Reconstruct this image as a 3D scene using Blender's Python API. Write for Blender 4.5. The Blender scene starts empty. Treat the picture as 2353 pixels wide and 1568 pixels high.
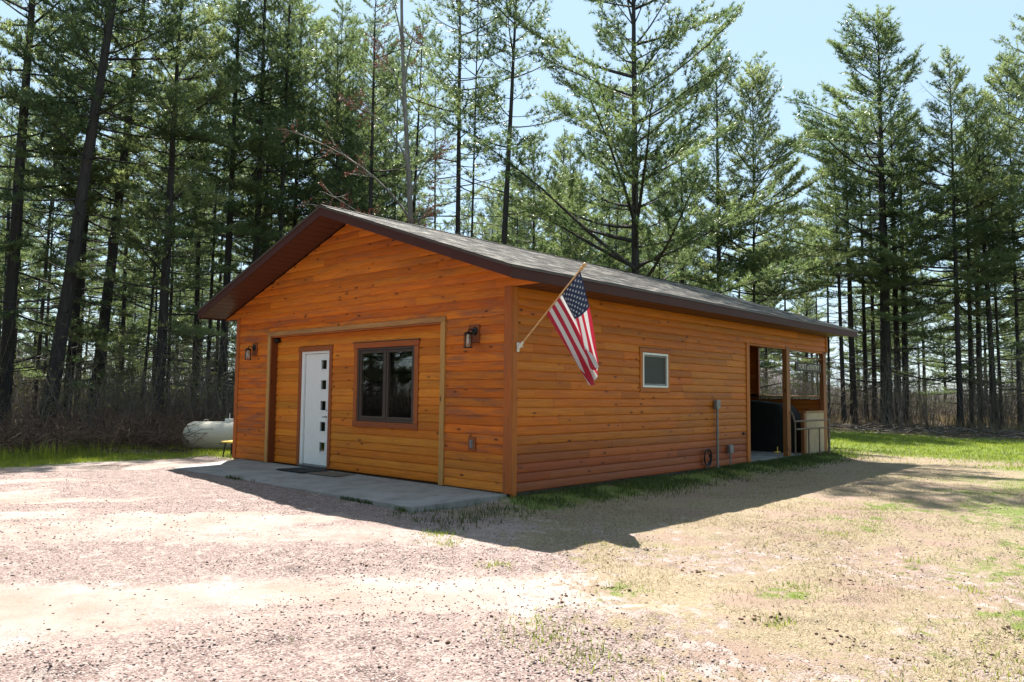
import bpy, math, random
import numpy as np
from mathutils import Matrix, Vector

# ---------------------------------------------------------------- camera, light, exposure
sc = bpy.context.scene
COL = sc.collection
CAM = Vector((7.157, -7.688, 1.339))
YAW, PITCH, ROLL, FPX = 0.74833, 0.06957, 0.01015, 1756.9
cam_data = bpy.data.cameras.new('camera')
cam = bpy.data.objects.new('camera', cam_data)
COL.objects.link(cam)
fwd = Vector((-math.sin(YAW)*math.cos(PITCH), math.cos(YAW)*math.cos(PITCH), math.sin(PITCH)))
rt = Vector((math.cos(YAW), math.sin(YAW), 0))
up = rt.cross(fwd)
rt2 = math.cos(ROLL)*rt + math.sin(ROLL)*up
up2 = -math.sin(ROLL)*rt + math.cos(ROLL)*up
m = Matrix((rt2, up2, -fwd)).transposed().to_4x4()
m.translation = CAM
cam.matrix_world = m
cam_data.sensor_width = 36
cam_data.lens = 36*FPX/2353
cam_data.clip_start = 0.05
cam_data.clip_end = 3000
sc.camera = cam

SUN = Vector((-0.55, 0.40, 1.0)).normalized()       # towards the sun
world = bpy.data.worlds.new('World'); sc.world = world; world.use_nodes = True
wn = world.node_tree.nodes; wl = world.node_tree.links
bg = wn['Background']
sky = wn.new('ShaderNodeTexSky'); sky.sky_type = 'NISHITA'; sky.sun_disc = False
sky.sun_elevation = math.asin(SUN.z)
sky.sun_rotation = math.atan2(SUN.x, SUN.y)
sky.air_density = 1.0; sky.dust_density = .25; sky.ozone_density = 1.6
tc = wn.new('ShaderNodeTexCoord')
mp = wn.new('ShaderNodeMapping'); mp.inputs['Scale'].default_value = (1, 1, 3.2)
nz = wn.new('ShaderNodeTexNoise'); nz.inputs['Scale'].default_value = 2.6; nz.inputs['Detail'].default_value = 7; nz.inputs['Roughness'].default_value = .58
cr = wn.new('ShaderNodeValToRGB'); cr.color_ramp.elements[0].position = .50; cr.color_ramp.elements[1].position = .68
wl.new(tc.outputs['Generated'], mp.inputs[0]); wl.new(mp.outputs[0], nz.inputs['Vector']); wl.new(nz.outputs['Fac'], cr.inputs[0])
sep = wn.new('ShaderNodeSeparateXYZ'); wl.new(tc.outputs['Generated'], sep.inputs[0])
alt = wn.new('ShaderNodeMapRange'); alt.inputs['From Min'].default_value = .26; alt.inputs['From Max'].default_value = .06
wl.new(sep.outputs['Z'], alt.inputs['Value'])
cf = wn.new('ShaderNodeMath'); cf.operation = 'MULTIPLY'; wl.new(cr.outputs[0], cf.inputs[0]); wl.new(alt.outputs[0], cf.inputs[1])
cm = wn.new('ShaderNodeMix'); cm.data_type = 'RGBA'
wl.new(cf.outputs[0], cm.inputs['Factor']); wl.new(sky.outputs[0], cm.inputs['A']); cm.inputs['B'].default_value = (6.2, 6.5, 7.0, 1)
veil = wn.new('ShaderNodeMix'); veil.data_type = 'RGBA'; veil.inputs['Factor'].default_value = .5   # thin high haze over the whole sky
wl.new(cm.outputs['Result'], veil.inputs['A']); veil.inputs['B'].default_value = (5.6, 7.6, 8.6, 1)
wl.new(veil.outputs['Result'], bg.inputs['Color'])
bg.inputs['Strength'].default_value = 0.056
sun_d = bpy.data.lights.new('sun', 'SUN'); sun_d.energy = 5.0; sun_d.angle = math.radians(.53); sun_d.color = (1, .95, .87)
sun = bpy.data.objects.new('sun', sun_d); COL.objects.link(sun)
sun.rotation_euler = (-SUN).to_track_quat('-Z', 'Y').to_euler(); sun.location = (0, 0, 30)
sc.view_settings.view_transform = 'Standard'; sc.view_settings.look = 'None'
sc.view_settings.gamma = 1; sc.view_settings.use_curve_mapping = False
sc.view_settings.exposure = 1.5
sc.render.engine = 'CYCLES'
sc.cycles.max_bounces = 8; sc.cycles.transparent_max_bounces = 8

rnd = random.Random(11)
RNG = np.random.default_rng(11)

# ---------------------------------------------------------------- helpers
def link(o, parent=None):
    COL.objects.link(o)
    if parent is not None: o.parent = parent
    return o
def tag(o, label=None, cat=None, group=None, kind=None):
    if label: o['label'] = label
    if cat: o['category'] = cat
    if group: o['group'] = group
    if kind: o['kind'] = kind
    return o
def empty(name, loc=(0, 0, 0), rz=0):
    o = bpy.data.objects.new(name, None); o.empty_display_size = .2
    o.location = loc; o.rotation_euler = (0, 0, rz); COL.objects.link(o)
    return o
def mesh_np(name, V, F, n=3, smooth=False):
    """V (k,3) floats, F (f,n) ints with n corners each"""
    me = bpy.data.meshes.new(name)
    V = np.ascontiguousarray(V, dtype=np.float32); F = np.ascontiguousarray(F, dtype=np.int32)
    me.vertices.add(len(V)); me.vertices.foreach_set('co', V.ravel())
    me.loops.add(F.size); me.loops.foreach_set('vertex_index', F.ravel())
    me.polygons.add(len(F)); me.polygons.foreach_set('loop_start', np.arange(0, F.size, n, dtype=np.int32))
    me.polygons.foreach_set('loop_total', np.full(len(F), n, dtype=np.int32))
    me.update(calc_edges=True)
    if smooth: me.polygons.foreach_set('use_smooth', np.ones(len(F), dtype=bool))
    return me
def mobj(name, me, mat=None, parent=None):
    if mat is not None and not me.materials: me.materials.append(mat)
    return link(bpy.data.objects.new(name, me), parent)

class MB:
    """collects shapes into one mesh"""
    def __init__(s): s.v = []; s.f = []; s.mi = []
    def add(s, vs, fs, mi=0):
        b = len(s.v); s.v += [tuple(v) for v in vs]; s.f += [tuple(b+i for i in f) for f in fs]; s.mi += [mi]*len(fs)
    def box(s, x0, x1, y0, y1, z0, z1, mi=0):
        s.add([(x0,y0,z0),(x1,y0,z0),(x1,y1,z0),(x0,y1,z0),(x0,y0,z1),(x1,y0,z1),(x1,y1,z1),(x0,y1,z1)],
              [(0,3,2,1),(4,5,6,7),(0,1,5,4),(1,2,6,5),(2,3,7,6),(3,0,4,7)], mi); return s
    def bbox(s, x0, x1, y0, y1, z0, z1, b=.004, mi=0):
        """box with chamfered long edges on all 12 edges (via inset rings)"""
        ax = [(x0,x1),(y0,y1),(z0,z1)]
        vs = []; idx = {}
        for sx in (0,1):
            for sy in (0,1):
                for sz in (0,1):
                    c = [ax[0][sx], ax[1][sy], ax[2][sz]]
                    sg = [1-2*sx, 1-2*sy, 1-2*sz]
                    for k in range(3):
                        p = list(c)
                        for j in range(3):
                            if j != k: p[j] += sg[j]*b
                        idx[(sx,sy,sz,k)] = len(vs); vs.append(p)
        fs = []
        for k in range(3):
            a, c = [j for j in range(3) if j != k]
            for sk in (0,1):
                q = []
                for (sa, scc) in ((0,0),(1,0),(1,1),(0,1)):
                    t = [0,0,0]; t[k] = sk; t[a] = sa; t[c] = scc
                    q.append(idx[(*t, k)])
                flip = (sk == 0) ^ (k == 1)
                fs.append(tuple(reversed(q)) if flip else tuple(q))
        for k in range(3):      # edges along k
            a, c = [j for j in range(3) if j != k]
            for sa in (0,1):
                for scc in (0,1):
                    t0 = [0,0,0]; t0[a] = sa; t0[c] = scc; t1 = list(t0); t1[k] = 1
                    q = [idx[(*t0,a)], idx[(*t1,a)], idx[(*t1,c)], idx[(*t0,c)]]
                    fs.append(tuple(q))
        for sx in (0,1):
            for sy in (0,1):
                for sz in (0,1):
                    fs.append((idx[(sx,sy,sz,0)], idx[(sx,sy,sz,1)], idx[(sx,sy,sz,2)]))
        s.add(vs, fs, mi); return s
    def tube(s, pts, rad, n=8, mi=0, cap=True):
        pts = [Vector(p) for p in pts]
        if not hasattr(rad, '__len__'): rad = [rad]*len(pts)
        vs = []; prev = None
        for i, p in enumerate(pts):
            d = (pts[min(i+1, len(pts)-1)] - pts[max(i-1, 0)]).normalized()
            if prev is None:
                a = d.orthogonal().normalized()
            else:
                a = (prev - d*prev.dot(d)).normalized()
            prev = a; b2 = d.cross(a)
            for k in range(n):
                t = 2*math.pi*k/n
                vs.append(p + (a*math.cos(t) + b2*math.sin(t))*rad[i])
        fs = []
        for i in range(len(pts)-1):
            for k in range(n):
                fs.append((i*n+k, i*n+(k+1)%n, (i+1)*n+(k+1)%n, (i+1)*n+k))
        if cap:
            fs.append(tuple(reversed(range(n)))); fs.append(tuple((len(pts)-1)*n+k for k in range(n)))
        s.add(vs, fs, mi); return s
    def lathe(s, prof, c=(0,0,0), axis='z', n=20, mi=0):
        """prof: list of (radius, height)"""
        vs = []; fs = []
        for r, h in prof:
            for k in range(n):
                t = 2*math.pi*k/n; a, b2 = r*math.cos(t), r*math.sin(t)
                if axis == 'z': v = (a, b2, h)
                elif axis == 'x': v = (h, a, b2)
                else: v = (b2, h, a)
                vs.append((v[0]+c[0], v[1]+c[1], v[2]+c[2]))
        for i in range(len(prof)-1):
            for k in range(n):
                fs.append((i*n+k, i*n+(k+1)%n, (i+1)*n+(k+1)%n, (i+1)*n+k))
        fs.append(tuple(reversed(range(n)))); fs.append(tuple((len(prof)-1)*n+k for k in range(n)))
        s.add(vs, fs, mi); return s
    def build(s, name, mats, parent=None, smooth=False, color=None):
        me = bpy.data.meshes.new(name)
        me.from_pydata(s.v, [], s.f); me.update()
        if not isinstance(mats, (list, tuple)): mats = [mats]
        for mt in mats: me.materials.append(mt)
        if len(mats) > 1: me.polygons.foreach_set('material_index', s.mi)
        import bmesh
        bm = bmesh.new(); bm.from_mesh(me); bmesh.ops.recalc_face_normals(bm, faces=bm.faces); bm.to_mesh(me); bm.free()
        if smooth:
            me.polygons.foreach_set('use_smooth', [True]*len(me.polygons))
            try: me.set_sharp_from_angle(angle=math.radians(38))
            except Exception: pass
        o = link(bpy.data.objects.new(name, me), parent)
        if color: o.color = (*color, 1)
        return o

# ---------------------------------------------------------------- materials
def nm(name):
    mt = bpy.data.materials.new(name); mt.use_nodes = True
    nt = mt.node_tree; b = nt.nodes['Principled BSDF']
    return mt, nt, nt.nodes, nt.links, b
def N(nodes, t, **kw):
    n = nodes.new(t)
    for k, v in kw.items():
        if k in n.inputs: n.inputs[k].default_value = v
        else: setattr(n, k, v)
    return n
def ramp(nodes, stops):
    r = nodes.new('ShaderNodeValToRGB'); e = r.color_ramp.elements
    while len(e) < len(stops): e.new(.5)
    for el, (p, c) in zip(e, stops): el.position = p; el.color = (*c, 1) if len(c) == 3 else c
    return r
def mixc(nodes, links, fac, a, b, mode='MIX'):
    n = nodes.new('ShaderNodeMix'); n.data_type = 'RGBA'; n.blend_type = mode
    for s, v in (('Factor', fac), ('A', a), ('B', b)):
        if hasattr(v, 'links'): links.new(v, n.inputs[s])
        elif v is not None: n.inputs[s].default_value = v if s == 'Factor' else (*v, 1)
    return n.outputs['Result']
def math1(nodes, links, op, a, b=None, c=None):
    n = nodes.new('ShaderNodeMath'); n.operation = op
    for i, v in enumerate((a, b, c)):
        if v is None: continue
        if hasattr(v, 'links'): links.new(v, n.inputs[i])
        else: n.inputs[i].default_value = v
    return n.outputs[0]
def maprange(nodes, links, v, a, b, c=0, d=1):
    n = nodes.new('ShaderNodeMapRange'); links.new(v, n.inputs['Value'])
    for k, x in zip(('From Min', 'From Max', 'To Min', 'To Max'), (a, b, c, d)): n.inputs[k].default_value = x
    return n.outputs[0]
def bump(nodes, links, h, b, strength=.3, dist=.01):
    n = nodes.new('ShaderNodeBump'); n.inputs['Strength'].default_value = strength; n.inputs['Distance'].default_value = dist
    links.new(h, n.inputs['Height']); links.new(n.outputs[0], b.inputs['Normal'])

def simple(name, col, rough=.6, metal=0, noise=.12, nscale=30, bstr=.15, spec=.5):
    mt, nt, ns, ls, b = nm(name)
    t = N(ns, 'ShaderNodeTexCoord'); z = N(ns, 'ShaderNodeTexNoise', Scale=nscale, Detail=4.0)
    ls.new(t.outputs['Object'], z.inputs['Vector'])
    lo = tuple(c*(1-noise) for c in col); hi = tuple(min(1, c*(1+noise)) for c in col)
    r = ramp(ns, [(.3, lo), (.7, hi)]); ls.new(z.outputs['Fac'], r.inputs[0]); ls.new(r.outputs[0], b.inputs['Base Color'])
    b.inputs['Roughness'].default_value = rough; b.inputs['Metallic'].default_value = metal
    b.inputs['Specular IOR Level'].default_value = spec
    bump(ns, ls, z.outputs['Fac'], b, bstr, .002)
    return mt

def wood(name, knots=True, rough=.55, vertical=False, weather=.8):
    """stained pine; the base tint is the object's own colour"""
    mt, nt, ns, ls, b = nm(name)
    oi = N(ns, 'ShaderNodeObjectInfo'); t = N(ns, 'ShaderNodeTexCoord')
    sp = N(ns, 'ShaderNodeSeparateXYZ'); ls.new(t.outputs['Object'], sp.inputs[0])
    along = math1(ns, ls, 'ADD', sp.outputs['X'], sp.outputs['Y'])
    rv = math1(ns, ls, 'MULTIPLY', oi.outputs['Random'], 57.0)
    cb = N(ns, 'ShaderNodeCombineXYZ')
    if vertical: ls.new(sp.outputs['Z'], cb.inputs[0]); ls.new(along, cb.inputs[1])
    else: ls.new(along, cb.inputs[0]); ls.new(sp.outputs['Z'], cb.inputs[1])
    ls.new(rv, cb.inputs[2])
    # grain
    mg = N(ns, 'ShaderNodeMapping'); mg.inputs['Scale'].default_value = (1.6, 38, 1); ls.new(cb.outputs[0], mg.inputs[0])
    g = N(ns, 'ShaderNodeTexNoise', Scale=1.6, Detail=6.0, Roughness=.62, Distortion=.6); ls.new(mg.outputs[0], g.inputs['Vector'])
    # blotches of weathered stain
    mw = N(ns, 'ShaderNodeMapping'); mw.inputs['Scale'].default_value = (1.1, 7, 1); ls.new(cb.outputs[0], mw.inputs[0])
    w = N(ns, 'ShaderNodeTexNoise', Scale=1.3, Detail=5.0, Roughness=.6); ls.new(mw.outputs[0], w.inputs['Vector'])
    base = oi.outputs['Color']
    dark = mixc(ns, ls, 1.0, base, (.62, .48, .40), 'MULTIPLY')
    gf = maprange(ns, ls, g.outputs['Fac'], .42, .68)
    c1 = mixc(ns, ls, math1(ns, ls, 'MULTIPLY', gf, .65), base, dark)
    grey = mixc(ns, ls, .6, dark, (.15, .095, .075))
    wf = math1(ns, ls, 'MULTIPLY', maprange(ns, ls, w.outputs['Fac'], .46, .64), oi.outputs['Alpha'])
    c2 = mixc(ns, ls, math1(ns, ls, 'MULTIPLY', wf, weather), c1, grey)
    out = c2
    if knots:
        mk = N(ns, 'ShaderNodeMapping'); mk.inputs['Scale'].default_value = (3.0, 7.8, 1); ls.new(cb.outputs[0], mk.inputs[0])
        wob = N(ns, 'ShaderNodeTexNoise', Scale=9.0); ls.new(cb.outputs[0], wob.inputs['Vector'])
        wv = N(ns, 'ShaderNodeVectorMath', operation='MULTIPLY_ADD'); ls.new(wob.outputs['Color'], wv.inputs[0]); wv.inputs[1].default_value = (.12, .12, 0); ls.new(mk.outputs[0], wv.inputs[2])
        v = N(ns, 'ShaderNodeTexVoronoi', Scale=1.0); ls.new(wv.outputs[0], v.inputs['Vector'])
        kf = maprange(ns, ls, v.outputs['Distance'], .15, .085)
        keep = math1(ns, ls, 'GREATER_THAN', N2x(ns, ls, v.outputs['Color']), .14)
        kf = math1(ns, ls, 'MULTIPLY', kf, keep)
        halo = math1(ns, ls, 'MULTIPLY', maprange(ns, ls, v.outputs['Distance'], .26, .08), math1(ns, ls, 'MULTIPLY', keep, .35))
        out = mixc(ns, ls, halo, out, mixc(ns, ls, 1.0, base, (.6, .42, .34), 'MULTIPLY'))
        out = mixc(ns, ls, math1(ns, ls, 'MULTIPLY', kf, .85), out, (.055, .022, .012))
    ls.new(out, b.inputs['Base Color'])
    b.inputs['Roughness'].default_value = rough; b.inputs['Specular IOR Level'].default_value = .22
    bump(ns, ls, g.outputs['Fac'], b, .35, .003)
    return mt
def N2x(ns, ls, col):
    s = ns.new('ShaderNodeSeparateColor'); ls.new(col, s.inputs[0]); return s.outputs[0]

M = {}
M['siding'] = wood('stained_knotty_siding')
M['trim'] = wood('stained_trim_wood', knots=True, vertical=True)
M['trimh'] = wood('stained_trim_wood_level', knots=False)
M['fascia'] = simple('brown_fascia_metal', (.060, .020, .017), .6, 0, .10, 2.5, .05, .2)
M['soffit'] = simple('brown_soffit_metal', (.075, .022, .014), .45, 0, .06, 8, .03)
M['white'] = simple('white_door_paint', (.78, .79, .80), .35, 0, .02, 12, .02)
M['winframe'] = simple('brown_window_frame', (.060, .040, .034), .4, 0, .05, 20, .03)
M['black'] = simple('black_metal', (.012, .012, .013), .4, .3, .1, 40, .05)
M['blackcloth'] = simple('black_cover_cloth', (.010, .010, .012), .8, 0, .3, 8, .4)
M['greymetal'] = simple('galvanised_grey_metal', (.20, .20, .21), .45, .4, .15, 20, .05)
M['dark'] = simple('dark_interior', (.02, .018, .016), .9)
M['tank'] = simple('off_white_tank_paint', (.62, .56, .45), .45, 0, .06, 3, .05)
M['rubber'] = simple('black_rubber_mat', (.014, .014, .017), .8, 0, .3, 120, .6)
M['coir'] = simple('tan_coir_mat', (.16, .13, .10), .95, 0, .35, 140, .8)
M['ply'] = simple('pale_plywood', (.40, .31, .20), .7, 0, .1, 6, .1)
M['weathered'] = simple('weathered_grey_wood', (.17, .125, .09), .8, 0, .25, 14, .3)
M['yellow'] = simple('yellow_plastic', (.62, .45, .08), .5, 0, .08)
M['polewood'] = simple('varnished_pole_wood', (.58, .34, .16), .4, 0, .12, 25, .1)
M['plastic'] = simple('white_plastic', (.75, .74, .70), .4, 0, .03)
M['signbrown'] = simple('dark_brown_sign_board', (.035, .022, .018), .6, 0, .2, 20, .2)
M['letter'] = simple('pale_sign_lettering', (.62, .60, .56), .6, 0, .05)

def glass(name, tint=(.9, .95, .95), rough=.0):
    mt, nt, ns, ls, b = nm(name); ns.remove(b)
    tr = N(ns, 'ShaderNodeBsdfTransparent'); tr.inputs[0].default_value = (*tint, 1)
    gl = N(ns, 'ShaderNodeBsdfGlossy', Roughness=rough); gl.inputs[0].default_value = (.95, .95, .95, 1)
    fr = N(ns, 'ShaderNodeFresnel', IOR=1.55); f2 = math1(ns, ls, 'MULTIPLY_ADD', fr.outputs[0], 1.6, .04)
    mx = N(ns, 'ShaderNodeMixShader'); ls.new(f2, mx.inputs[0]); ls.new(tr.outputs[0], mx.inputs[1]); ls.new(gl.outputs[0], mx.inputs[2])
    ls.new(mx.outputs[0], ns['Material Output'].inputs[0])
    return mt
M['glass'] = glass('window_glass'); M['lampglass'] = glass('clear_lantern_glass', (.95, .95, .93))
M['screen'] = simple('grey_insect_screen', (.05, .053, .053), .7, 0, .05, 300, .2)

def foliage(name, c_lo, c_hi, trans=.45, rough=.45, tcol=None, scale=.6):
    mt, nt, ns, ls, b = nm(name)
    t = N(ns, 'ShaderNodeTexCoord'); oi = N(ns, 'ShaderNodeObjectInfo')
    vm = N(ns, 'ShaderNodeVectorMath', operation='MULTIPLY_ADD'); ls.new(oi.outputs['Random'], vm.inputs[0]); vm.inputs[1].default_value = (31, 17, 53); ls.new(t.outputs['Object'], vm.inputs[2])
    z = N(ns, 'ShaderNodeTexNoise', Scale=scale, Detail=3.0); ls.new(vm.outputs[0], z.inputs['Vector'])
    r = ramp(ns, [(.33, c_lo), (.68, c_hi)]); ls.new(z.outputs['Fac'], r.inputs[0])
    hs = N(ns, 'ShaderNodeHueSaturation'); ls.new(r.outputs[0], hs.inputs['Color'])
    ls.new(maprange(ns, ls, oi.outputs['Random'], 0, 1, .82, 1.18), hs.inputs['Value'])
    ls.new(maprange(ns, ls, oi.outputs['Random'], 0, 1, .52, .485), hs.inputs['Hue'])
    ls.new(hs.outputs[0], b.inputs['Base Color']); b.inputs['Roughness'].default_value = rough; b.inputs['Specular IOR Level'].default_value = .35
    tl = N(ns, 'ShaderNodeBsdfTranslucent')
    tc2 = mixc(ns, ls, 1.0, hs.outputs[0], tcol or (1.3, 1.5, .8), 'MULTIPLY'); ls.new(tc2, tl.inputs[0])
    mx = N(ns, 'ShaderNodeMixShader'); mx.inputs[0].default_value = trans
    ls.new(b.outputs[0], mx.inputs[1]); ls.new(tl.outputs[0], mx.inputs[2]); ls.new(mx.outputs[0], ns['Material Output'].inputs[0])
    return mt
M['needles'] = foliage('white_pine_needles', (.062, .094, .050), (.18, .21, .105), .52, .35, (1.8, 1.9, 1.3))
M['grass'] = foliage('spring_grass_blades', (.15, .195, .03), (.32, .35, .08), .5, .5, (1.2, 1.25, .6), 1.5)
M['shadegrass'] = foliage('shaded_grass_blades', (.045, .07, .02), (.10, .12, .045), .4, .6, None, 1.5)  # darker copy of the grass, with the wall's shade put into its colour
M['straw'] = foliage('dry_straw_blades', (.20, .15, .085), (.34, .27, .165), .3, .7, (1.05, 1, .85), 2.0)
M['buds'] = foliage('pale_spring_buds', (.14, .16, .05), (.24, .25, .10), .4, .6, (1.2, 1.25, .7), .5)
M['redbuds'] = simple('red_maple_buds', (.34, .09, .05), .6)

def bark(name, c0, c1, c2):
    mt, nt, ns, ls, b = nm(name)
    t = N(ns, 'ShaderNodeTexCoord'); mpn = N(ns, 'ShaderNodeMapping'); mpn.inputs['Scale'].default_value = (1, 1, .22); ls.new(t.outputs['Object'], mpn.inputs[0])
    z = N(ns, 'ShaderNodeTexNoise', Scale=9.0, Detail=6.0, Roughness=.7); ls.new(mpn.outputs[0], z.inputs['Vector'])
    r = ramp(ns, [(.3, c0), (.55, c1), (.75, c2)]); ls.new(z.outputs['Fac'], r.inputs[0])
    ls.new(r.outputs[0], b.inputs['Base Color']); b.inputs['Roughness'].default_value = .9
    bump(ns, ls, z.outputs['Fac'], b, .8, .03)
    return mt
M['bark'] = bark('pine_bark', (.018, .015, .015), (.046, .039, .037), (.12, .11, .105))
M['bark_light'] = bark('maple_bark', (.10, .09, .08), (.22, .20, .18), (.36, .34, .31))
M['twig'] = bark('bare_twigs', (.06, .048, .040), (.16, .13, .11), (.32, .28, .24))
M['deadtwig'] = bark('dead_brown_sticks', (.05, .03, .02), (.15, .09, .06), (.32, .23, .17))

# ---------------------------------------------------------------- value noise for terrain and masks
def vnoise(x, y, seed=0):
    xi = np.floor(x).astype(np.int64); yi = np.floor(y).astype(np.int64)
    fx = x-xi; fy = y-yi; fx = fx*fx*(3-2*fx); fy = fy*fy*(3-2*fy)
    def h(a, b):
        n = (a*374761393 + b*668265263 + seed*974634777) & 0xffffffff
        n = ((n ^ (n >> 13))*1274126177) & 0xffffffff
        return ((n ^ (n >> 16)) & 0xffff)/65535.0
    return (h(xi, yi)*(1-fx)+h(xi+1, yi)*fx)*(1-fy)+(h(xi, yi+1)*(1-fx)+h(xi+1, yi+1)*fx)*fy
def fbm(x, y, seed=0, oct=4, rough=.5):
    a, s, t = 1.0, 0.0, 0.0
    for i in range(oct):
        s += a*vnoise(x*2**i, y*2**i, seed+i); t += a; a *= rough
    return s/t
def sstep(a, b, x):
    t = np.clip((x-a)/(b-a), 0, 1); return t*t*(3-2*t)

def ground_z(x, y, fine=True):
    x = np.asarray(x, float); y = np.asarray(y, float)
    z = -.06 - .13*sstep(-4.5, 3.0, x)*(1-.55*sstep(2, 11, y))
    z = z - .04*sstep(3, 12, x)
    z = z + (.115*(1-sstep(-1.8, 2.0, -y+.0*x)*0)*(1-sstep(.0, 1.3, x))*sstep(-.3, .3, x+.4)*sstep(-.9, .1, y)*(1-sstep(11.3, 13, y)))*.85
    z = z + (fbm(x*.35, y*.35, 3, 3)-.5)*.05*sstep(0, 3, np.hypot(np.maximum(np.abs(x+3.8)-3.9, 0), np.maximum(np.abs(y-5.5)-7.4, 0)))
    # bank of litter inside the woods
    lit = litter_mask(x, y)
    z = z + lit*(fbm(x*.5, y*.5, 9, 4)-.35)*.35
    if fine:
        near = 1-sstep(8, 16, np.hypot(x-4, y+3))
        rut = fbm((x*.8-y*.6)*3.0, (x*.6+y*.8)*.4, 21, 3)
        z = z + near*((rut-.5)*.045*(1-sstep(-2.2, -1.2, y)*(1-sstep(.3, 1.0, x))) + (fbm(x*5, y*5, 5, 4, .6)-.5)*.028)
        clod = np.clip(fbm(x*3.2, y*3.2, 77, 3)-.66, 0, 1)*.32
        z = z + near*clod*sstep(-.6, 1.2, x)*(1-bare_mask(x, y))*.7
    inside = (x > -7.66) & (x < .03) & (y > -.02) & (y < 11.5)
    return np.where(inside, -.22, z)
def bare_mask(x, y):
    """wheel-packed pale bands of the drive"""
    n = (fbm(x*1.3, y*1.3, 34, 4)-.5)
    s = x*.8-y*.6+n*1.3; t = x*.6+y*.8
    b = (.45+.8*fbm(s*1.7, t*.9, 36, 4))*sstep(3.3, 4.0, s)*(1-sstep(4.6, 5.3, s)) + .55*sstep(1.5, 1.8, s)*(1-sstep(2.2, 2.6, s)) + .6*sstep(6.3, 6.6, s)*(1-sstep(6.9, 7.2, s))
    b = b*(1-sstep(-.2, 1.2, t+n*2))
    return np.clip(np.maximum(b, .8*sstep(.56, .68, fbm(s*.8, t*.3, 31, 4))), 0, 1)
def litter_mask(x, y):
    """1 inside the woods (leaf litter), 0 on the clearing"""
    n = (fbm(x*.45, y*.45, 40, 3)-.5)*1.6
    left = sstep(-10.1, -11.1, x - .7 + n*.75 - .5*np.minimum(y, .4) + 1.6*sstep(-.2, 1.2, y))
    # back edge of the clearing: a line running behind the cabin to the right
    back = sstep(23.6, 26.0, y + n*1.2 + (x+5)*.06)
    backl = sstep(14.6, 16.0, y + n)*sstep(-3.5, -6.0, x)
    return np.clip(np.maximum(np.maximum(left, back), backl), 0, 1)
def grass_mask(x, y):
    """dry lawn on the right of the gravel"""
    n = (fbm(x*.9, y*.9, 50, 4)-.5)*1.5
    d = (x-.75)*.56 + (y+1.95)*.83         # gravel edge
    d2 = (x-4.2)*.86+(y+4.6)*.5
    a = sstep(-.25, 1.3, d + n*1.3)
    a = a*(1-(1-sstep(-1.2, 2.5, y+.3*n))*.45*sstep(.42, .62, fbm(x*.8+9, y*.8, 52, 4, .6)))
    return a*sstep(-.1, .25, np.where(y < -1.4, x-.2, 1.0))
def green_mask(x, y):
    n = fbm(x*.8, y*.8, 60, 4)
    far = sstep(11.0, 15.5, y + (n-.5)*3)
    side = sstep(4.6, 7.5, x + .22*y + (n-.5)*4.5)*.85
    patch = sstep(.60, .72, fbm(x*1.1, y*1.1, 66, 4, .6))*sstep(1.8, 4, x)*.6
    strip = sstep(-8.6, -9.2, x + .10*(y+2) + (n-.5)*.9)*(1-sstep(6, 9, np.abs(y)))
    wallg = (1-sstep(.45, 1.2, x+(n-.5)*.5))*sstep(-.05, .0, x)*sstep(-.6, .0, y)*(1-sstep(11, 12, y))  # turf along the wall, strengthened to darken the shaded soil by colour
    behind = sstep(-.3, .3, y-.1)*sstep(-7.4, -8.0, x)
    return np.clip(np.maximum.reduce([far, side, patch, strip, wallg*.9, behind*.9]), 0, 1)

def axis_coords(lo, a, b, hi, step, grow):
    c = list(np.arange(a, b, step)); s = step
    while c[-1] < hi: s *= grow; c.append(c[-1]+s)
    s = step
    while c[0] > lo: s *= grow; c.insert(0, c[0]-s)
    return np.array(c)
gx = axis_coords(-420, -8.5, 7.2, 420, .042, 1.055)
gy = axis_coords(-260, -7.2, 4.0, 460, .042, 1.050)
GX, GY = np.meshgrid(gx, gy)
fx_, fy_ = GX.ravel(), GY.ravel()
gz = ground_z(fx_, fy_)
nxv, nyv = len(gx), len(gy)
idx = np.arange(nxv*nyv).reshape(nyv, nxv)
F = np.stack([idx[:-1,:-1], idx[:-1,1:], idx[1:,1:], idx[1:,:-1]], -1).reshape(-1, 4)
gme = mesh_np('ground', np.stack([fx_, fy_, gz], -1), F, 4, True)
lit = litter_mask(fx_, fy_); gm = grass_mask(fx_, fy_); gr = green_mask(fx_, fy_)*(1-lit)
gm = np.maximum(gm*(1-lit), gr*.0)
bare = bare_mask(fx_, fy_)
att = gme.color_attributes.new('cover', 'FLOAT_COLOR', 'POINT')
att.data.foreach_set('color', np.stack([gm, gr, lit, bare], -1).astype(np.float32).ravel())

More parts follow.
